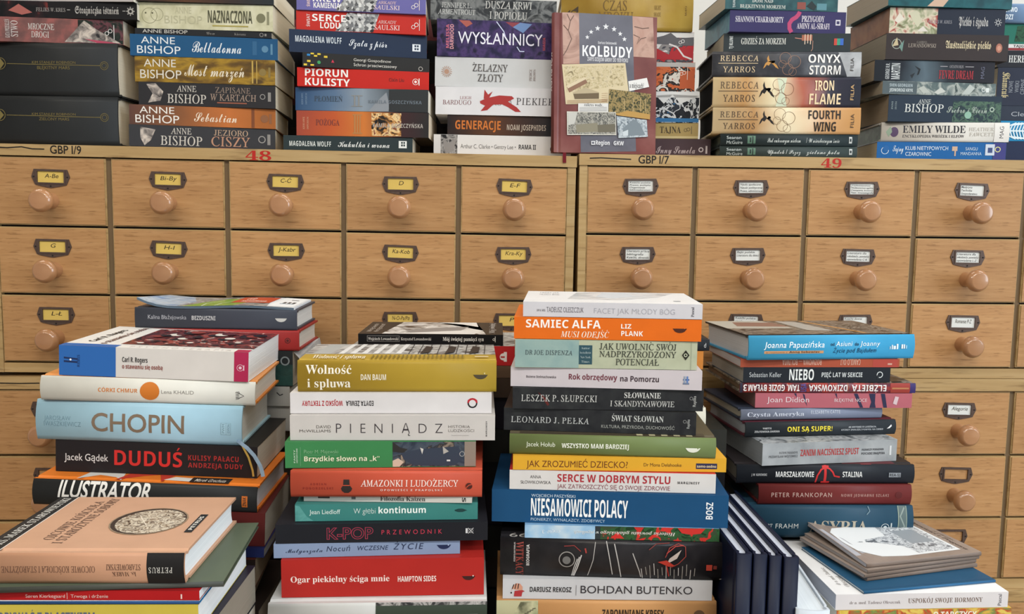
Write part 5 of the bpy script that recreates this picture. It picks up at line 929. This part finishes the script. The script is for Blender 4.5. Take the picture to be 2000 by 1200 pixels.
B('B2', 'thin black paperback with a mother-and-child photo cover, topmost behind the mustard one', (750, 1810), (200, 200), (258, 250), 'paper', '#161617', [R(815, 1052, .28, .84, '#8a8884'), R(818, 1049, .31, .81, '#161617'), T('Wojciech Lewandowski', 823, 1044, .42, .68, '#c8c4bc', 's'), T('Krzysztof Lewandowski', 1062, 1283, .42, .68, '#c8c4bc', 's'), T('Mój świętej pamięci syn', 1368, 1668, .4, .76, '#dcd8d0', 's'), O(1742, .55, 9, '#d8d4cc', .35), R(1750, 1754, .3, .85, '#d8d4cc')], crop='H', top='#3a3530', pages='#b8b4ac', yaw=-.02, W=.125,
  cover=[G([(.16, .02), (.88, .02), (.80, .98), (.24, .98)], 'bw_family'), G([(.5, .98), (.8, .98), (.83, .4), (.6, .25), (.3, .1), (.25, .02), (.8, .02), (.86, .3), (.82, .6), (.7, .8)], '#dcd9d4'), G([(.35, .1), (.7, .3), (.75, .6), (.5, .5), (.3, .3)], '#8d8884'), V('Wojciech', .04, .07, .15, .8, '#a89c90', 'b'), V('Krzysztof', .09, .12, .15, .8, '#a89c90', 'b'), V('Mój świętej', .90, .94, .1, .9, '#b8b0a8', 's')])

# orange book pile
B('F3', 'peach book with a wooden stair picture at one end, lowest visible in its pile', (105, 1620), (1108, 1112), (1290, 1290), 'hard', '#c4925f', [R(105, 390, 0, 1, '#b0ac88'), G([(215, .45), (270, .95), (390, .98), (390, .1), (215, .1)], 'stair_wood')] + [Ln([(225+i*18, .3+.06*i), (262+i*16, .32+.06*i)], 6, '#5a5644') for i in range(8)] + [T('ZAPOMNIANE KRESY', 832, 1258, .42, .70, '#33261c', 'b'), E_(1500, .5, 40, '#5a4430')], pages='#cdb89a', yaw=-.01, bulge=.002)
B('F3', 'pale grey book with a small capped figure beside thin dark capitals', (148, 1592), (950, 978), (1096, 1106), 'paper', '#c2c2c4', [G([(205, .34), (215, .62), (240, .78), (268, .76), (285, .6), (284, .42), (240, .44), (215, .5)], '#c89078'), Ln([(213, .5), (225, .72)], 6, '#2a2626'), Ln([(232, .5), (240, .76)], 6, '#2a2626'), Ln([(252, .5), (258, .76)], 6, '#2a2626'), E_(207, .3, 6, '#2a2626'), G([(230, .4), (284, .44), (300, .38), (284, .34), (278, .12), (225, .12)], '#a83438'), T('DARIUSZ REKOSZ', 335, 622, .36, .60, '#2c2a2c', 'b'), R(652, 655, .2, .72, '#6c6a6c'), T('BOHDAN BUTENKO', 685, 1455, .32, .70, '#353236', 'r')], pages='#c0bcb4', yaw=-.0)
B('F3', 'large black hardback with a clawed red and white eye drawing on its spine', (130, 1668), (678, 704), (920, 975), 'hard', 'claw', [D('WITKACY', 240, 292, .02, .92, '#8a3c34', 's'), V('PRZEMYSŁAW PAWLAK', 225, 235, .4, .9, '#b8b0ac', 'b'), V('BIOGRAFIA', 312, 332, .3, .85, '#c8c4c0', 'b')] + [Ln([(690-i*14, .62-.05*i), (665-i*12, .3), (640-i*8, .03)], 7-i, '#c4c0bc') for i in range(3)] + [Ln([(785, .95), (770, .5), (735, .05)], 5, '#a8a4a0'), Ln([(860, .98), (880, .6), (905, .1)], 6, '#b8b4b0'), Ln([(915, .92), (940, .5), (965, .03)], 7, '#b0aca8'), Ln([(1040, .7), (1090, .2), (1100, .05)], 7, '#a8a4a0')] + [Ln([(1100+i*28, .3+.05*(i % 4)), (1112+i*27, .02+.1*(i % 2))], 5, '#8d8984' if i % 3 else '#b8b4b0') for i in range(14)] + [O(590, .5, 56, '#8d8884', .12), E_(588, .48, 28, '#6c6a68'), Ln([(570, .84), (640, .86), (685, .72)], 5, '#8a3430'), Ln([(715, .8), (722, .68)], 10, '#a03a34'), Ln([(1262, .62), (1290, .86), (1350, .97), (1398, .9), (1400, .66), (1350, .46), (1300, .36)], 6, '#8a3630'), Ln([(1150, .8), (1200, .95), (1290, .98)], 5, '#7a322c'), Ln([(1270, .72), (1330, .9), (1385, .93)], 5, '#b8443c'), G([(1270, .45), (1340, .6), (1370, .82), (1290, .6)], '#b8a8a0'), G([(1210, .5), (1270, .55), (1330, .4), (1285, .38)], '#b03428'), Ln([(1270, .42), (1290, .1)], 7, '#a8302a'), R(1540, 1580, .3, .46, '#a83a2c'), R(1588, 1612, .34, .44, '#6c2a24'), Ln([(1668, .9), (1676, .5), (1664, .08), (1635, .05)], 4, '#b0aca8')], top='#242326', pages='#b0a898', bulge=.004, dy=-.012,
  cover=[T('66', .04, .12, .02, .1, '#b8b4b0', 'c')])
B('F3', 'thin book with blue sky and red poppies on its spine, title upside down', (300, 1637), (583, 612), (679, 697), 'paper', 'poppies', [R(300, 785, 0, 1, 'sky_strip'), R(785, 822, .0, 1, '#2c3438'), G([(1350, .98), (1380, .6), (1440, .5), (1510, .6), (1540, .98)], '#c8302a'), G([(890, .1), (940, .6), (985, .1)], '#c8302a'), G([(1050, .98), (1090, .5), (1120, .98)], '#c02c28'), U('Historia powiatu gdańskiego', 822, 1336, .36, .62, '#d8d4cc', 'i'), U('w pigułkach', 640, 810, .36, .62, '#d4d8d8', 'i'), U('część 3', 420, 545, .36, .62, '#dce4ea', 'i')], pages='#c8c4b8', top='#7aa4c8', yaw=.03)
B('F3', 'wide royal blue book with a tall condensed white title', (72, 1692), (338, 385), (560, 608), 'paper', '#1d4c74', [T('WOJCIECH PASZYŃSKI', 345, 648, .80, .89, '#c0d0dc', 'r'), T('NIESAMOWICI POLACY', 343, 1010, .22, .74, '#eef0f0', 'b'), T('PIONIERZY, WYNALAZCY, ZDOBYWCY', 343, 855, .06, .15, '#b0c4d4', 'r'), V('BOSZ', 1543, 1588, .26, .78, '#e8ecee', 'n')], top='#1d4a72', pages='#c8ccd0', W=.14, dy=-.016)
B('F3', 'white paperback with red capital title over a thin second line', (195, 1610), (208, 232), (333, 374), 'paper', '#d2cfcc', [T('ANNA', 337, 413, .58, .74, '#4c4a4c', 'r'), T('SŁOWIKOWSKA', 272, 480, .3, .46, '#4c4a4c', 'r'), T('SERCE W DOBRYM STYLU', 525, 1300, .44, .82, '#a82c36', 'n'), T('JAK ZATROSZCZYĆ SIĘ O SWOJE ZDROWIE', 525, 1300, .10, .32, '#8a545c', 'r'), T('MARGINESY', 1350, 1500, .46, .58, '#3c3a3c', 'n', .15)], top='#c23a34', pages='#d0ccc0')
B('F3', 'bright yellow paperback with thin brown question title', (218, 1688), (106, 130), (206, 220), 'paper', '#d8a332', [T('JAK ZROZUMIEĆ DZIECKO?', 312, 1010, .22, .68, '#6c3c1c', 'r'), T('Dr Mona Delahooke', 1120, 1380, .36, .6, '#5c3c20', 'r'), R(1480, 1625, .22, .62, '#2c2c4c'), T('samo-sedno', 1486, 1618, .32, .5, '#d8c8a0', 'b')], top='#e0a83a', pages='#dcd4c4')
B('F3', 'olive green hardback with white capital title and a white boat', (195, 1608), (-52, -8), (98, 120), 'hard', '#6c7a4b', [T('Jacek Hołub', 310, 510, .42, .64, '#dce0cc', 'r'), T('WSZYSTKO MAM BARDZIEJ', 555, 1015, .38, .60, '#e8eadc', 'b'), boat(1400, 1502, .42, '#e4e6d8'), E_(1484, .5, 5, '#7a8a56')], top='#5a5240', pages='#c8c0ac', bulge=.003, dy=-.012,
  cover=[R(.05, .95, .03, .12, '#4a4234')] + [R(.62+i*.06, .65+i*.06, .02, .2, '#b8b08c') for i in range(5)])
B('F3', 'black paperback with serif capitals and gold flecks, just above the olive green one', (90, 1487), (885, 928), (1050, 1090), 'paper', 'black_leather', [T('LEONARD J. PEŁKA', 143, 714, .36, .62, '#b8bab8', 'l', .06), T('ŚWIAT SŁOWIAN', 880, 1253, .54, .80, '#c0c2be', 's'), T('KULTURA, PRZYRODA, DUCHOWOŚĆ', 805, 1333, .22, .36, '#a0a29c', 'r', .03), V('Replika', 1420, 1440, .3, .7, '#b0b2b0', 'r'), O(1405, .6, 12, '#a8aaa8', .15)], crop='J', top='#2c2c2a', pages='#e0d8c4', W=.14, dy=-.016)
B('F3', 'black paperback with a red smudge and two-line serif title', (155, 1547), (735, 763), (877, 893), 'paper', 'black_leather', [G([(340, .8), (400, .5), (425, .2), (410, .15), (380, .45)], '#5c2420'), T('LESZEK P. SŁUPECKI', 218, 773, .36, .66, '#c0c0bc', 'l', .05), T('SŁOWIANIE', 972, 1238, .58, .84, '#c8c8c4', 's'), T('I SKANDYNAWOWIE', 870, 1338, .18, .44, '#c0c0bc', 'l'), V('Replika', 1472, 1494, .22, .72, '#b4b4b0', 'r'), O(1460, .6, 12, '#a8a8a8', .15)], crop='J', pages='#d8d0bc')
B('F3', 'pale lilac paperback with a dark red title', (140, 1532), (592, 618), (718, 757), 'paper', '#c5bdc0', [T('Bożena Stelmachowska', 255, 473, .46, .58, '#4c4448', 'b'), T('Rok obrzędowy', 567, 920, .42, .70, '#6c2c3a', 'b'), T('na Pomorzu', 942, 1222, .38, .66, '#3c2c34', 'b'), R(1395, 1440, .5, .58, '#3c5a94'), R(1400, 1412, .3, .72, '#8d9aac'), R(1420, 1432, .3, .72, '#5c7ab0'), R(1395, 1440, .3, .38, '#6c7a94')], crop='J', pages='#d8d4cc')
B('F3', 'sage and teal paperback with large dark serif capitals in three lines', (172, 1502), (385, 405), (583, 604), 'paper', 'sage', [R(172, 640, .01, .99, 'teal_page'), R(640, 738, .14, .82, '#2f4e58'), T('Autor', 655, 720, .68, .76, '#a8b8b8', 'l'), T('bestsellerów', 648, 730, .52, .6, '#a8b8b8', 'l'), T('New York', 652, 726, .36, .44, '#a8b8b8', 'l'), T('Times', 660, 718, .2, .28, '#a8b8b8', 'l'), T('DR JOE DISPENZA', 247, 592, .46, .62, '#38444a', 'l', .04), T('JAK UWOLNIĆ SWÓJ', 790, 1350, .68, .9, '#33362e', 'l'), T('NADPRZYRODZONY', 790, 1350, .42, .63, '#33362e', 'l'), T('POTENCJAŁ', 910, 1226, .14, .36, '#33362e', 'l'), G([(1392, .52), (1418, .7), (1446, .52), (1418, .34)], '#26261f'), O(1418, .52, 13, '#c4c8ac', .4), R(1456, 1459, 0, 1, '#8d927c')], crop='J', pages='#d0ccb8')
B('F3', 'vivid orange paperback with heavy white capitals and a dark boat', (165, 1530), (225, 240), (373, 390), 'paper', '#dc6a1e', [T('SAMIEC ALFA', 252, 800, .52, .88, '#f4ece4', 'n'), T('MUSI ODEJŚĆ', 508, 862, .1, .38, '#f0dcc8', 'i'), T('LIZ', 948, 1022, .54, .74, '#f4ece4', 'n'), T('PLANK', 950, 1108, .2, .42, '#f4ece4', 'n'), boat(1322, 1426, .5, '#4a2416'), E_(1408, .6, 5, '#dc6a1e')], crop='J', pages='#dcd2c0', top='#e0732a', dy=.004, yaw=.05)
B('F3', 'white paperback with faint grey title and a silvery cover, topmost of its pile', (232, 1537), (115, 126), (212, 228), 'paper', '#cbc9cd', [T('DR N. MED.', 333, 398, .36, .5, '#6c6a70', 'b'), T('TADEUSZ OLESZCZUK', 404, 676, .32, .66, '#6a666e', 'r'), T('FACET JAK MŁODY BÓG', 752, 1338, .28, .64, '#a0a0a8', 't'), V('Pascal', 1456, 1476, .16, .8, '#4a484e', 's')], crop='J', pages='#dcdad4', top='#e2e2e2', dy=.008, yaw=.06, W=.14,
  cover=[G([(.25, .3), (.32, .97), (.93, .97), (.80, .55), (.55, .25)], 'grey_photo'), G([(.42, .5), (.48, .95), (.62, .95), (.66, .6), (.52, .35)], '#c8ccd0'), T('FACET JAK', .08, .2, .78, .88, '#7c8288', 't'), T('MŁODY BÓG', .08, .2, .6, .7, '#7c8288', 't'), R(.86, .9, .2, .24, '#9a9ea2')])
for i, (yt, yb, xl, xr, c, nm) in enumerate(((795, 838, 1185, 1377, '#d8d2c0', 'cream book with a pale curved end, behind the black serif-titled ones'), (758, 795, 1170, 1374, '#3a3026', 'umber book hidden behind the pale lilac one'), (721, 758, 1160, 1370, '#4c3c2c', 'walnut brown book hidden behind the sage one, under an orange one'), (685, 721, 1150, 1373, '#c8803c', 'tan orange book whose end shows behind the sage one'), (662, 685, 1175, 1385, '#232529', 'small black book sticking out behind the sage one'))):
    o3 = B('B3', nm, (xl, xr), (yt, yt), (yb, yb), 'hard' if i in (0, 4) else 'paper', c, [T('d', 1374, 1378, .3, .7, '#c8c8c8', 'r')] if i == 4 else [], pages='#d8d2c0' if i == 0 else '#8d7c64', yaw=.02, W=.12)

# sky blue hardback pile
B('F4', 'blue-teal hardback with a patterned band and wide serif capitals, under the maroon one', (250, 1297), (405, 417), (612, 612), 'hard', '#28475a', [R(1205, 1250, 0, 1, '#5c6c6c'), Ln([(1215, .1), (1240, .4), (1212, .7), (1240, .95)], 8, '#8d9a94'), R(1198, 1204, 0, 1, '#8d9a8c'), R(1250, 1255, 0, 1, '#8d9a8c'), T('ECKART', 290, 405, .32, .46, '#c0c4c0', 'l', .05), T('FRAHM', 425, 568, .32, .47, '#c4c8c4', 'r', .05), T('ASYRIA', 640, 1008, .20, .56, '#a8a090', 's'), O(1118, .36, 26, '#c0c8c8', .14), E_(1118, .36, 11, '#c0c8c8'), R(1152, 1160, .22, .5, '#c0c8c8'), Ln([(1010, .98), (1020, .85), (1000, .75)], 6, '#6c8490')], crop='M', pages='#6c7478', yaw=-.02, bulge=.005, dy=-.014)
B('F4', 'maroon hardback with pale spaced capitals', (320, 1293), (280, 280), (405, 404), 'hard', '#6a2a29', [T('PETER FRANKOPAN', 400, 783, .4, .62, '#b89a90', 'r', .12), T('NOWE JEDWABNE SZLAKI', 842, 1146, .42, .55, '#a88078', 'n', .12), E_(1210, .5, 22, '#5a2020')], crop='M', pages='#5a5650', yaw=-.03, bulge=.003)
B('F4', 'black hardback with a red hammer and sickle between two white words', (182, 1312), (152, 156), (268, 274), 'hard', '#22252b', [T('J. W. KUROWSKI', 273, 372, .42, .54, '#a8a8a8', 'n'), T('MARSZAŁKOWIE', 428, 670, .36, .64, '#d8d8d6', 'n'), T('STALINA', 852, 978, .36, .64, '#d8d8d6', 'n'), ('L', [(684, .04), (692, .45), (715, .75), (742, .86), (770, .8), (790, .62), (800, .42), (835, .36)], 10, '#c02c2c'), R(734, 750, .1, .98, '#c02c2c'), R(718, 772, .02, .12, '#c02c2c'), R(722, 764, .84, .96, '#c02c2c'), R(1147, 1222, .36, .6, '#8d9298'), T('REA-SJ', 1152, 1217, .41, .55, '#22252b', 'b')], crop='M', top='#2a2628', pages='#7c7468', yaw=-.03, bulge=.003, dy=-.012,
  cover=[R(.70, .76, 0, .12, '#8a2a2c'), R(.60, .9, .02, .2, '#5a2228')])
B('F4', 'concrete-grey paperback with red condensed capitals', (330, 1232), (22, -4), (163, 130), 'paper', 'concrete', [T('PATRYK PARANDYK', 440, 562, .5, .6, '#5a5c60', 'b'), T('PRZEMYSŁAW WÓJTOWICZ', 372, 562, .34, .44, '#5a5c60', 'b'), T('ZANIM NACIŚNIESZ SPUST', 580, 972, .38, .66, '#a83838', 'b'), T('PIERWSZY PORADNIK', 992, 1142, .52, .61, '#3c3e44', 'n'), T('PSYCHIKI SNAJPERA', 990, 1150, .34, .44, '#3c3e44', 'n'), R(1181, 1194, .28, .72, '#d0d2d2')], crop='M', top='mono_grey', pages='#8d9092', W=.15, dy=-.014)
B('F4', 'black hardback with a bold yellow exclaiming title', (358, 1587), (903, 875), (1015, 995), 'hard', '#2c3136', [T('YVETTE', 492, 563, .54, .64, '#c8c8c8', 'n'), T('ŻÓŁTOWSKA-DARSKA', 428, 630, .32, .44, '#c8c8c8', 'n'), T('ONI SĄ SUPER!', 692, 1058, .34, .66, '#e8d43c', 'b'), T('40 HISTORII O LUDZIACH,', 1190, 1420, .52, .62, '#b8bcc0', 'n'), T('KTÓRZY ZNALEŹLI POMYSŁ NA SIEBIE', 1132, 1478, .34, .44, '#b8bcc0', 'n'), G([(1508, .42), (1545, .7), (1548, .58), (1530, .44)], '#e4e4e4')], pages='#a8aab0', top='#5a2a34', bulge=.003, dy=-.010)
B('F4', 'grey-blue hardback with a white fat-face title', (325, 1480), (790, 788), (890, 850), 'hard', '#7c8498', [T('Czysta Ameryka', 375, 835, .34, .72, '#c4c8d4', 's'), T('ELIZABETH CATTE', 890, 1130, .5, .78, '#b0b6c4', 'b')], pages='#b0a698', top='#343a48', bulge=.002)
PK = '#b0626c'
B('F4', 'dusty pink book with dark painted legs across its spine', (453, 1697), (670, 678), (770, 792), 'paper', PK, [G([(755, .98), (775, .98), (780, .7)], '#2c2c48'), G([(825, .98), (840, .9), (865, .1), (840, .5)], '#2c2c48'), G([(1080, .98), (1095, .98), (1102, .6)], '#2c2c48'), G([(1230, .98), (1260, .98), (1310, .02), (1285, .02)], '#2c2c48'), G([(1350, .98), (1402, .98), (1402, .3), (1410, .02), (1360, .02), (1372, .4)], '#2a2a46'), G([(1445, .98), (1478, .98), (1500, .02), (1472, .02)], '#2c2c48'), T('Joan Didion', 545, 877, .38, .74, '#e0ccd0', 'r'), T('BŁĘKITNE NOCE', 1078, 1337, .42, .64, '#dcc4c8', 'r'), G([(1545, .3), (1560, .8), (1590, .75), (1575, .2)], '#d0b8bc')], pages='#8a6a68', yaw=-.04, dy=.004)
B('F4', 'dark red travel book with upside-down white capitals and a blue corner', (332, 1725), (590, 597), (658, 667), 'hard', 'red_travel', [R(1525, 1680, .02, .98, '#9c3c34'), R(1680, 1725, 0, 1, '#3c3068'), R(332, 352, 0, 1, '#2c2838'), U('3', 358, 386, .2, .82, '#ece6e2', 'n'), U('TAM, GDZIE BYŁAM', 398, 802, .2, .82, '#ece6e2', 'n'), V('USA', 812, 855, .1, .95, '#4c4c8c', 'n'), U('DZIKOWSKA', 875, 1180, .2, .82, '#e4dedc', 'b'), U('ELŻBIETA', 1215, 1490, .2, .82, '#e4dedc', 'b'), R(1535, 1670, .4, .56, '#b87c54')], pages='#8a7460', top='family_photo', bulge=.001, W=.16, yaw=-.04)
B('F4', 'black paperback with one huge white block word and smaller condensed words', (357, 1532), (475, 472), (575, 580), 'paper', '#24282e', [T('Sebastian Keller', 405, 660, .36, .68, '#b4b8ba', 'r'), T('NIEBO', 722, 918, .16, .86, '#e0e2e0', 'n'), T('PIĘĆ LAT W SEKCIE', 980, 1307, .36, .66, '#c8cccc', 'b'), O(1447, .52, 25, '#d0d4d4', .25), R(1425, 1440, .25, .5, '#24282e')], pages='#a09c96', top='#3c5a7c', yaw=-.06)
B('F4', 'thin brick orange paperback with an upside-down title, squeezed under the sky blue one', (335, 1605), (410, 405), (472, 458), 'paper', '#a4503a', [R(1390, 1590, 0, 1, '#a84438'), U('ROZMOWA — BOLIWIA', 665, 978, .3, 1.0, '#c89a88', 'b'), U('CAMILO OLI', 1130, 1290, .3, 1.0, '#c89a88', 'b'), R(1510, 1545, .3, .5, '#c8a090')], pages='#b8b0b0', top='#8a4434', yaw=-.06, dy=.004)
B('F4', 'sky blue hardback with hand-lettered white title and a photo cover, topmost of its pile', (378, 1742), (225, 210), (412, 403), 'hard', '#3f9cc8', [T('Joanna Papuzińska', 498, 988, .50, .74, '#eef4f4', 'h', .03), R(502, 984, .26, .37, '#c89468'), T('w rozmowie z', 515, 690, .28, .35, '#8a5a3c', 'h'), T('Anną Sobowiec', 704, 952, .28, .36, '#2c2420', 'b'), T('od', 1038, 1070, .56, .68, '#1c3c5c', 'n'), T('Asiuni', 1082, 1218, .55, .74, '#e8f0f0', 'h', .05), T('do', 1238, 1270, .56, .68, '#1c3c5c', 'n'), T('Joanny', 1280, 1448, .55, .74, '#e8f0f0', 'h', .05), T('Życie pod Bajdułem', 1062, 1420, .28, .46, '#173a5c', 'h', .06), R(1530, 1536, .4, .52, '#dce8ee'), R(1545, 1555, .4, .58, '#dce8ee'), R(1560, 1580, .4, .54, '#dce8ee'), R(1586, 1600, .4, .62, '#dce8ee'), R(1626, 1640, .42, .6, '#dce8ee'), R(1645, 1656, .42, .6, '#dce8ee'), R(1662, 1674, .42, .56, '#8dc0dc')], top='#353230', bot='#3a8cb4', pages='#b8b8ba', W=.15, bulge=.003,
  cover=[R(0, 1, .05, 1, 'family_photo'), G([(0, .45), (.42, .45), (.36, 1), (0, 1)], '#b0aca0'), G([(.1, .6), (.42, .55), (.4, .85), (.15, .9)], '#8a6a5c'), Ln([(.62, .98), (.74, .1)], .022, '#c89458'), G([(.45, .3), (.6, .25), (.57, .9), (.45, .95)], '#a8a49c')])

# pile of the brown booklets
B('R', 'book with a multicoloured yellow spine and white capitals, under the white hormone book', (805, 1940), (1088, 1047), (1170, 1135), 'paper', 'colour_mix', [T('O TARCZYCY', 1430, 1712, .42, .8, '#e8e4d0', 'b'), T('UWAGI', 900, 1100, .4, .7, '#e0d8b8', 'b')], pages='#d8d4c4', top='#d0b050', yaw=-.06, W=.14)
usp = B('R', 'white paperback with pale brown serif capitals, under the brown and blue booklets', (800, 1920), (985, 946), (1082, 1046), 'paper', '#d4d0d0', [T('dr n. med. Tadeusz Oleszczuk', 890, 1218, .36, .56, '#6c6264', 'l'), T('USPOKÓJ SWOJE HORMONY', 1268, 1752, .38, .68, '#7c6c64', 's', .04), V('Pascal', 1854, 1876, .12, .86, '#4a4850', 'r')], pages='#b0b4be', top='#e4e3e2', yaw=-.06, W=.155,
  cover=[V('dr n. med. Tadeusz', .06, .085, .15, .45, '#8d8884', 'i'), V('Oleszczuk', .10, .125, .12, .3, '#8d8884', 'i')])
UZ = (usp.matrix_world @ Vector((0, 0, STK['R']['last'][3]))).z + .0004
def flat_booklet(label, A, Bp, C, z, T_, col, pages, cover, group, top=None, bend=None, spine=(), name='booklet'):
    """A near corner at one end, Bp near corner at the other, C far corner beyond A: points of the plan on height z"""
    L = (Bp-A).length; ux = (Bp-A).normalized(); W_ = abs((C-A).dot(Vector((-ux.y, ux.x, 0))))
    r = empty(name, (0, 0, 0), label, 'booklet', group)
    c = (A+Bp)/2
    r.matrix_world = Matrix.Translation((c.x, c.y, z)) @ Matrix.Rotation(math.atan2(ux.y, ux.x), 4, 'Z')
    make_book(r, L, W_, T_, 'paper', col, top, None, pages, spine, build_items(cover, lambda a: (a-.5)*L, lambda d: d*W_, L), bulge=.0006, bend=bend)
    return r, L, W_
p = lambda x, y, z: at_z(x, y, z)
z = UZ
flat_booklet('thin blue booklet between the white hormone book and the brown booklets', p(1687, 1161, z), p(1944, 1138, z), p(1612, 1070, z), z, .003, '#2c6088', '#b8c4cc', [R(.86, .95, .5, .56, '#7fa0b8'), R(.02, .98, .03, .04, '#244e70')], 'booklets on the white hormone book', top='#26506e')
z += .0034
BK = '#7f7066'
labs = ['brown booklet, lowest of its set, resting on the thin blue booklet', 'brown booklet, second of its set from below', 'brown booklet directly under the one with the engraving showing']
pos = [((1693, 1136), (1908, 1108), (1606, 1058)), ((1688, 1130), (1906, 1099), (1604, 1050)), ((1694, 1121), (1912, 1092), (1607, 1044))]
for lb, (a_, b_, c_) in zip(labs, pos):
    flat_booklet(lb, p(*a_, z), p(*b_, z), p(*c_, z), z, .0042, BK, '#a09a98', [], 'booklets on the white hormone book', top='kraft', spine=[])
    z += .0046
flat_booklet('topmost brown booklet with a white oval engraving of a church on its cover', p(1692, 1110, z), p(1916, 1086, z), p(1606, 1036, z), z, .0048, BK, '#a8a8ae', [
    G([(.88, .1), (.88, .9), (.3, .92), (.16, .88), (.08, .75), (.06, .5), (.08, .28), (.2, .12), (.4, .08)], '#dcdfe0'), G([(.86, .14), (.86, .86), (.55, .88), (.5, .6), (.3, .55), (.2, .5), (.35, .44), (.5, .3), (.52, .12)], 'engraving'), G([(.60, .35), (.8, .35), (.8, .7), (.6, .7)], '#8d949a'), G([(.18, .49), (.36, .47), (.36, .52)], '#5a6066'),
    D('Opowieści z Pręgowa', .915, .945, .08, .92, '#4a3c34', 'i'), D('i okolic', .955, .97, .3, .6, '#6c5a4c', 'i')], 'booklets on the white hormone book', top='kraft', bend=lambda x, y, zz: (x, y, zz + .006*max(0, (-x-.02)/.05)**2*max(0, y/.12)))

# the dark blue hardbacks standing on edge, and the thick white book beside them
UPG = 'hardbacks standing upright on the table'
def standing(label, front, back, T_, col, pages, kind='hard', name='book', hz=None, lean=0, **k):
    """front / back: picture points of the top of the spine and of the far top corner; distance of the spine is given"""
    (fx_, fy_, Y) = front
    a = at_y(fx_, fy_, Y); H = a.z - TABLE_Z - .0003
    b = at_z(back[0], back[1], a.z); d = (b-a); W_ = min(d.length, k.pop('W', .215)); ang = k.pop('ang', math.atan2(d.y, d.x))
    r = empty(name, (0, 0, 0), label, 'book', UPG)
    M = Matrix(((0, 0, 1, 0), (0, 1, 0, 0), (-1, 0, 0, 0), (0, 0, 0, 1)))       # x down, y away, z to the right
    r.matrix_world = Matrix.Translation((a.x, a.y, TABLE_Z + .0003 + H/2)) @ Matrix.Rotation(ang - math.pi/2, 4, 'Z') @ M @ Matrix.Translation((0, 0, -T_))
    make_book(r, H, W_, T_, kind, col, None, None, pages, **k)
    return r
NV = '#10162b'
YN = .80
for i, (x, y, bx, by, t, lab) in enumerate(((1469, 1082, 1412, 946, .0155, 'dark navy hardback standing on edge, next to the orange pile'), (1499, 1083, 1428, 948, .0140, 'dark navy hardback standing on edge, second away from the orange pile'), (1527, 1086, 1439, 950, .0125, 'dark navy hardback standing on edge, third away from the orange pile'), (1561, 1089, 1436, 946, .0155, 'dark navy hardback standing on edge, next to the thick white book'))):
    standing(lab, (x, y, YN + .002*i), (bx + 8*0, by), t, NV, '#c0c6d4', bulge=.002, ang=math.radians(92), W=.21, board=.0046)
standing('thick pale grey book standing on edge beside the last navy hardback', (1621, 1192, YN), (1556, 1096), .034, '#c4ccd4', '#d8e0e6', 'hard', bulge=.004, W=.15)
